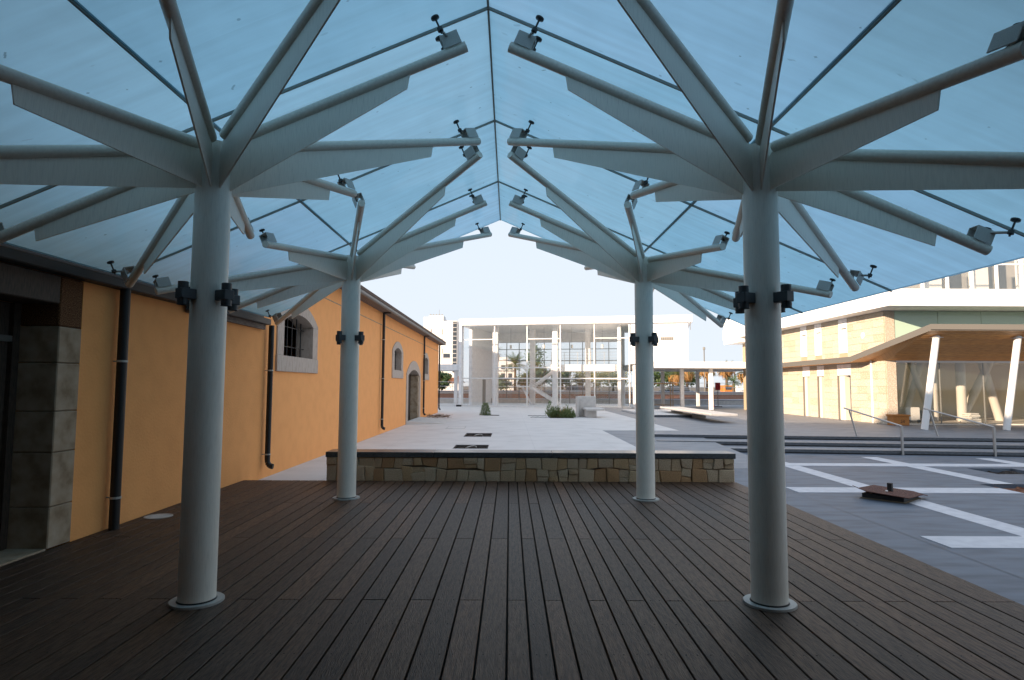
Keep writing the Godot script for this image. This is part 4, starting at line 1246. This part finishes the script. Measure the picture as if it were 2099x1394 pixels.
func blades(count: int, h: float, r: float, w: float, spread: float) -> MB:
	var m := mb(); blade_fill(m, count, h, r, w, spread, Vector3.ZERO); return m
func blade_fill(m: MB, count: int, h: float, r: float, w: float, spread: float, at: Vector3) -> void:
	for k in count:
		var a := rng.randf() * TAU
		var rr := r * sqrt(rng.randf())
		var y := h * rng.randf() * (1.0 - 0.75 * pow(rr / r, 2.0))
		var p := at + Vector3(cos(a) * rr, y, sin(a) * rr)
		var d := Vector3(cos(a) * spread * rng.randf(), 1.0, sin(a) * spread * rng.randf()).normalized()
		var sdv := d.cross(Vector3(rng.randf_range(-1, 1), 0.2, rng.randf_range(-1, 1))).normalized() * w
		var nm := d.cross(sdv).normalized()
		var ln := rng.randf_range(0.10, 0.20) * (h + 0.3)
		m.tri(p - sdv, p + sdv, p + d * ln, nm, nm, nm)

# ---------------------------------------------------------------- trees and the town behind
func leaf_clumps(m: MB, centre: Vector3, size: Vector3, clumps: int, per: int, leaf: float) -> void:
	for c in clumps:
		var dirv := Vector3(rng.randf_range(-1, 1), rng.randf_range(-0.8, 1), rng.randf_range(-1, 1)).normalized()
		var cc := centre + dirv * size * rng.randf_range(0.35, 1.0)
		var cr := size.length() * rng.randf_range(0.16, 0.28)
		for k in per:
			var q := Vector3(rng.randfn(), rng.randfn() * 0.8, rng.randfn()) * cr * 0.5
			var n := (q.normalized() + Vector3(rng.randf_range(-0.7, 0.7), rng.randf_range(-0.2, 0.9), rng.randf_range(-0.7, 0.7))).normalized()
			var u := n.cross(Vector3(rng.randf_range(-1, 1), rng.randf_range(-1, 1), rng.randf_range(-1, 1))).normalized() * leaf * rng.randf_range(0.6, 1.3)
			var w := n.cross(u) * 0.6
			var p := cc + q
			m.tri(p - u, p + w, p + u, n, n, n); m.tri(p - u, p + u, p - w, n, n, n)

func tree(label: String, at: Vector3, h: float, size: Vector3, leaf_mat: Material, leaf := 0.16, clumps := 26) -> void:
	var t := thing("leafy_tree", label, "tree", at, 0.0, "trees beyond the plaza")
	var tr := mb()
	var fork := Vector3(0.1, h * 0.45, 0)
	tr.tube(Vector3.ZERO, fork, h * 0.03 + 0.04, h * 0.02 + 0.02, 8)
	for k in 5:
		var a := TAU * k / 5.0 + rng.randf()
		tr.tube(fork, Vector3(cos(a) * size.x * 0.6, h - size.y * rng.randf_range(0.5, 1.1), sin(a) * size.z * 0.6), h * 0.015 + 0.015, 0.015, 6)
	part(t, "trunk", tr, M.bark)
	var cr := mb()
	leaf_clumps(cr, Vector3(0, h - size.y, 0), size, clumps, 60, leaf)
	part(t, "crown", cr, leaf_mat)

func palm(label: String, at: Vector3, h: float, r: float, skirt: bool) -> void:
	var t := thing("palm_tree", label, "palm tree", at, 0.0, "palm trees beyond the plaza")
	var tr := mb()
	tr.tube(Vector3.ZERO, Vector3(0, h * 0.3, 0), 0.24, 0.19, 10); tr.tube(Vector3(0, h * 0.3, 0), Vector3(0, h, 0), 0.19, 0.15, 10)
	part(t, "trunk", tr, M.bark)
	var cr := mb()
	for k in 34:
		frond(cr, Vector3(0, h, 0), TAU * k * 0.382, rng.randf_range(-0.25, 1.25), r * rng.randf_range(0.8, 1.1))
	part(t, "crown", cr, M.leaf_olive if skirt else M.leaf_mid)
	if skirt:
		var sk := mb()
		for k in 260:
			var a := rng.randf() * TAU
			var rr := r * rng.randf_range(0.12, 0.75)
			var top := Vector3(cos(a) * rr, h - 0.05 - rng.randf_range(0.0, 0.25) * r + 0.15 * (0.75 * r - rr), sin(a) * rr)
			var low := top + Vector3(cos(a), 0, sin(a)) * r * rng.randf_range(-0.18, 0.12) - Vector3(0, r * rng.randf_range(0.35, 0.95) * (1.15 - rr / r), 0)
			var sdv := Vector3(-sin(a + rng.randf_range(-0.8, 0.8)), 0, cos(a)) * r * rng.randf_range(0.03, 0.07)
			var nm := Vector3(cos(a), rng.randf_range(-0.2, 0.5), sin(a)).normalized()
			sk.tri(top - sdv * 0.3, top + sdv, low + sdv * 0.4, nm, nm, nm)
			sk.tri(top - sdv * 0.3, low + sdv * 0.4, low - sdv * 0.8, nm, nm, nm)
		part(t, "dead_frond_skirt", sk, M.leaf_dry)

func frond(m: MB, at: Vector3, a: float, tilt: float, r: float) -> void:
	var out := Vector3(cos(a), 0, sin(a))
	var sdv := Vector3(-sin(a), 0, cos(a))
	var prev := at
	var d := (out * cos(tilt) + Vector3.UP * sin(tilt)).normalized()
	for k in 7:
		var nxt := prev + d * r / 7.0
		var w := r * 0.22 * sin(PI * (k + 0.8) / 8.2)
		var nm := d.cross(sdv).normalized()
		for s in [-1.0, 1.0]:
			for j in 2:
				var b := prev.lerp(nxt, j / 2.0)
				m.tri(b, b + d * r * 0.045, b + sdv * s * w + d * r * 0.10 - Vector3(0, w * 0.45, 0), nm, nm, nm)
		m.tri(prev - sdv * 0.02, prev + sdv * 0.02, nxt, nm, nm, nm)
		prev = nxt
		d = (d - Vector3(0, 0.16, 0)).normalized()

func make_background() -> void:
	var m := mb()
	m.span(V(-40, P - 0.4, 60.8), V(70, P + 0.42, 61.15))
	var lw := thing("planter_wall", "low grey concrete wall in front of the red soil bank", "wall", V(15, P, 61))
	part(lw, "face", m, M.concrete, -lw.position)
	part(lw, "coping", cb(V(-40, P + 0.42, 60.75), V(70, P + 0.52, 61.2), 0.02), M.stripe, -lw.position)
	m = mb()
	m.hexa([V(-40, -0.6, 61.15), V(70, -0.6, 61.15), V(70, -0.6, 67.2), V(-40, -0.6, 67.2), V(-40, 0.30, 61.16), V(70, 0.30, 61.16), V(70, 0.78, 67.2), V(-40, 0.78, 67.2)])
	struct("soil_bank", m, M.red_soil)
	var pw := thing("parapet_wall", "pale concrete parapet wall behind the red soil bank", "wall", V(15, 0.5, 67.4))
	part(pw, "face", bx(V(-40, -0.6, 67.2), V(70, 0.98, 67.55)), M.concrete, -pw.position)
	part(pw, "coping", cb(V(-40, 0.98, 67.15), V(70, 1.09, 67.6), 0.02), M.stripe, -pw.position)
	m = mb()
	m.span(V(-300, -0.7, 67.55), V(400, 0.3, 600))
	struct("street", m, M.earth)
	var gr := thing("guard_rail", "thin white guard rail running along the parapet", "railing", V(15, 1.09, 67.4))
	for i in 26:
		part(gr, "post", tb(V(-38 + i * 3.2, 1.09, 67.4), V(-38 + i * 3.2, 2.05, 67.4), 0.03, 6), M.white_metal, -gr.position)
	for y in [1.55, 2.02]:
		part(gr, "rail", tb(V(-38, y, 67.4), V(42, y, 67.4), 0.025, 6), M.white_metal, -gr.position)
	# palms and trees
	var y := 0.3
	palm("skirted palm whose top shows over the walkway roof, leftmost of the row", V(24.0, y, 84), 3.3, 1.5, true)
	palm("skirted palm just right of the tall light mast", V(28.6, y, 90), 3.6, 1.5, true)
	palm("tallest skirted palm over the walkway roof by the stone building", V(30.0, y, 86), 3.7, 1.6, true)
	palm("skirted palm against the stone building's far corner", V(32.6, y, 86), 3.2, 1.7, true)
	palm("skirted palm under the walkway roof beside the white screen wall", V(21.5, y, 80), 2.8, 1.4, true)
	palm("left one of the twin skirted palms seen through the pavilion's first bay", V(-4.4, y, 95), 6.4, 2.0, true)
	palm("right one of the twin skirted palms seen through the pavilion's first bay", V(-2.7, y, 96), 6.2, 1.9, true)
	palm("green feather palm seen through the pavilion's second bay", V(0.9, y, 86), 4.2, 2.2, false)
	palm("small green palm behind the white truck", V(27.4, y, 76), 1.9, 1.3, false)
	tree("tall dark conical tree seen through the pavilion's third bay", V(4.0, y, 92), 7.6, Vector3(1.3, 3.2, 1.3), M.leaf_dark, 0.15, 34)
	tree("round dark tree seen through the pavilion beside the stair", V(6.8, y, 80), 4.0, Vector3(1.6, 1.5, 1.6), M.leaf_dark)
	tree("dark broad tree low behind the pavilion stair", V(3.2, y, 78), 3.4, Vector3(2.2, 1.2, 2.0), M.leaf_dark)
	tree("olive green tree behind the pavilion's fourth bay", V(10.5, y, 82), 3.6, Vector3(2.4, 1.3, 2.0), M.leaf_olive)
	tree("sunlit olive tree behind the pavilion's last bay", V(14.0, y, 84), 3.7, Vector3(2.4, 1.3, 2.0), M.leaf_olive)
	tree("bright green tree under the walkway roof by the scaffold", V(18.8, y, 82), 3.7, Vector3(2.0, 1.3, 1.8), M.leaf_mid)
	tree("dark green tree between the walkway posts", V(23.0, y, 88), 4.0, Vector3(1.9, 1.4, 1.8), M.leaf_dark)
	tree("dense tree between the mast and the walkway's right post", V(26.2, y, 92), 4.4, Vector3(2.2, 1.7, 2.0), M.leaf_mid)
	tree("dark green tree beyond the thin white canopy", V(-8.6, y, 80), 3.2, Vector3(1.2, 1.3, 1.2), M.leaf_dark)
	tree("low tree behind the pavilion's first bay", V(-1.5, y, 84), 2.6, Vector3(2.0, 0.9, 1.6), M.leaf_dark)
	# light mast
	var ms := thing("light_mast", "tall thin grey light mast rising over the walkway roof", "mast", V(25.1, 0.3, 80))
	part(ms, "pole", tb(Vector3.ZERO, Vector3(0, 6.3, 0), 0.065, 10), M.fascia_grey)
	part(ms, "lamp_head", cb(V(-0.14, 6.05, -0.1), V(0.14, 6.4, 0.1), 0.03), M.grey_slat)
	# vehicles
	var tk := thing("white_truck", "white flatbed truck with an orange cab on the street", "truck", V(29.5, 0.3, 79))
	part(tk, "cargo_box", cb(V(-1.3, 0.45, -0.9), V(2.6, 1.45, 0.9), 0.05), M.white)
	var cabp := part(tk, "cab", cb(V(-2.6, 0.35, -0.85), V(-1.35, 1.5, 0.85), 0.12), M.orange_box)
	part(cabp, "side_window", bx(V(-2.35, 0.95, -0.87), V(-1.6, 1.35, -0.84)), M.dark_glass)
	for x in [-2.1, 1.7]:
		var wh := part(tk, "wheel", tb(V(x, 0.34, -0.95), V(x, 0.34, -0.7), 0.34, 16), M.rubber)
		part(wh, "rim", tb(V(x, 0.34, -0.97), V(x, 0.34, -0.94), 0.18, 12), M.galv)
	for c in [[20.5, 76.5, "dark parked car behind the scaffold frame", M.dark_glass], [8.2, 77.0, "silver parked car seen through the pavilion", M.galv]]:
		var car := thing("parked_car", c[2], "car", V(c[0], 0.3, c[1]), 0.0, "cars on the street")
		part(car, "body", cb(V(-2.0, 0.28, -0.85), V(2.0, 0.85, 0.85), 0.14), c[3])
		var cn := mb(); cn.hexa([V(-1.3, 0.84, -0.8), V(1.5, 0.84, -0.8), V(1.5, 0.84, 0.8), V(-1.3, 0.84, 0.8), V(-0.7, 1.42, -0.65), V(0.95, 1.42, -0.65), V(0.95, 1.42, 0.65), V(-0.7, 1.42, 0.65)])
		part(car, "cabin", cn, M.dark_glass)
		for x in [-1.25, 1.25]: part(car, "wheel", tb(V(x, 0.31, -0.9), V(x, 0.31, -0.7), 0.31, 14), M.rubber)
	# houses and towers
	var hr := thing("tower_block", "pale high-rise block with a dark glazed stair strip above the orange roof", "building", V(-18.5, 0.3, 170))
	part(hr, "left_wing", bx(V(-5.0, 0, 0), V(0.4, 19.9, 14)), M.cream)
	part(hr, "right_wing", bx(V(0.41, 0, -0.6), V(4.3, 18.8, 14)), M.cream)
	part(hr, "roof_house", bx(V(-3.8, 19.9, 2), V(0.2, 20.6, 8)), M.cream)
	for i in 5: part(hr, "vent_hood", bx(V(-3.6 + i * 0.8, 20.6, 2.2), V(-3.2 + i * 0.8, 20.95, 2.6)), M.grey_slat)
	part(hr, "aerial", tb(V(-1.2, 20.6, 4), V(-1.2, 22.4, 4), 0.05, 6), M.grey_slat)
	var sp := part(hr, "stair_glazing", bx(V(3.1, 1.0, -0.66), V(4.15, 18.6, -0.61)), M.dark_glass)
	for i in 15: part(sp, "glazing_bar", bx(V(3.1, 1.6 + i * 1.18, -0.72), V(4.15, 1.72 + i * 1.18, -0.67)), M.cream)
	for yy in [15.8, 13.2, 10.5]:
		for x in [-3.0, 0.05]: part(hr, "slot_window", bx(V(x, yy - 0.7, -0.05), V(x + 0.22, yy + 0.8, 0.02)), M.grey_slat)
	for yy in [9.3, 6.2, 3.1]:
		var wn := part(hr, "window", bx(V(0.55, yy - 0.55, -0.68), V(2.3, yy + 0.55, -0.61)), M.dark_glass)
		part(wn, "sill", bx(V(0.45, yy - 0.7, -0.75), V(2.4, yy - 0.56, -0.61)), M.cream)
	for yy in [17.6, 14.6, 11.8]:
		part(hr, "floor_band", bx(V(-5.0, yy, -0.06), V(0.35, yy + 0.12, 0.0)), M.white)
	var ho := thing("red_roof_house", "small house with a red tiled roof beyond the thin white canopy", "house", V(-10.5, 0.3, 105))
	part(ho, "wall", bx(V(-2.5, 0, 0), V(2.5, 1.8, 4)), M.cream)
	var rr := mb(); rr.hexa([V(-2.9, 1.8, -0.4), V(2.9, 1.8, -0.4), V(2.9, 1.8, 4.4), V(-2.9, 1.8, 4.4), V(-1.6, 3.1, 1.8), V(1.6, 3.1, 1.8), V(1.6, 3.1, 2.2), V(-1.6, 3.1, 2.2)])
	part(ho, "roof", rr, M.red_soil)
	part(ho, "chimney", bx(V(0.8, 2.4, 1.0), V(1.2, 3.5, 1.4)), M.cream)
	var ap := thing("apartment_house", "white apartment house seen through the pavilion's second bay", "building", V(-1.5, 0.3, 175))
	part(ap, "wall", bx(V(-3.5, 0, 0), V(3.0, 8.0, 8)), M.cream)
	for i in 3:
		for j in 3:
			var wn := part(ap, "window", bx(V(-2.8 + i * 2.0, 1.2 + j * 2.3, -0.05), V(-1.7 + i * 2.0, 2.4 + j * 2.3, 0.01)), M.dark_glass)
			part(wn, "balcony", bx(V(-3.0 + i * 2.0, 0.9 + j * 2.3, -0.7), V(-1.5 + i * 2.0, 1.15 + j * 2.3, -0.06)), M.white)
	part(ap, "roof_house", bx(V(-1.5, 8.0, 2), V(1.0, 9.3, 6)), M.cream)
	var ap2 := thing("far_block", "warm lit block of flats seen behind the twin palms", "building", V(-9.0, 0.3, 150))
	part(ap2, "wall", bx(V(0, 0, 0), V(3.6, 12.5, 8)), M.cream)
	part(ap2, "glass_corner", bx(V(3.61, 0, -0.2), V(5.2, 12.0, 7)), M.dark_glass)
	# the hall porch that the viewer stands in, out of the picture: it keeps the near deck dim
	var hb := thing("hall_porch", "timber lined hall porch around the viewer, where the canopy begins", "porch", V(1.0, P, -3.4))
	part(hb, "rear_wall", bx(V(-5.48, -0.5, -0.6), V(6.4, 5.3, 0.0)), M.porch_wood)
	part(hb, "side_wall", bx(V(6.0, -0.5, 0.001), V(6.4, 5.3, 4.6)), M.porch_wood)
	part(hb, "ceiling", bx(V(-5.48, 4.98, 0.001), V(5.999, 5.2, 6.1)), M.porch_wood)
	# town blocks on the sunset side, out of the picture, that keep the deck and striped paving in shade
	for q in [[-32.0, -16.0, -34.0, 4.6, 12.0, "tall cream block behind the orange building's near end"], [-31.0, -18.5, 31.4, 60.0, 10.0, "cream block behind the orange building's far end"]]:
		var nb := thing("town_block", q[5], "building", V(q[0], -0.6, q[2]))
		part(nb, "wall", bx(V(0, 0, 0), V(q[1] - q[0], q[4], q[3] - q[2])), M.cream)
		part(nb, "parapet", bx(V(-0.1, q[4], -0.1), V(q[1] - q[0] + 0.1, q[4] + 0.3, q[3] - q[2] + 0.1)), M.cream)

func _ready() -> void:
	rng.seed = 20240611
	make_view()
	make_materials()
	make_ground()
	make_deck()
	make_orange_building()
	make_glass_pavilion()
	make_right_building()
	make_background()
	make_steps()
	make_stone_wall()
	make_canopy()
	make_tree_columns()
	make_column_lights()
	make_plaza_things()
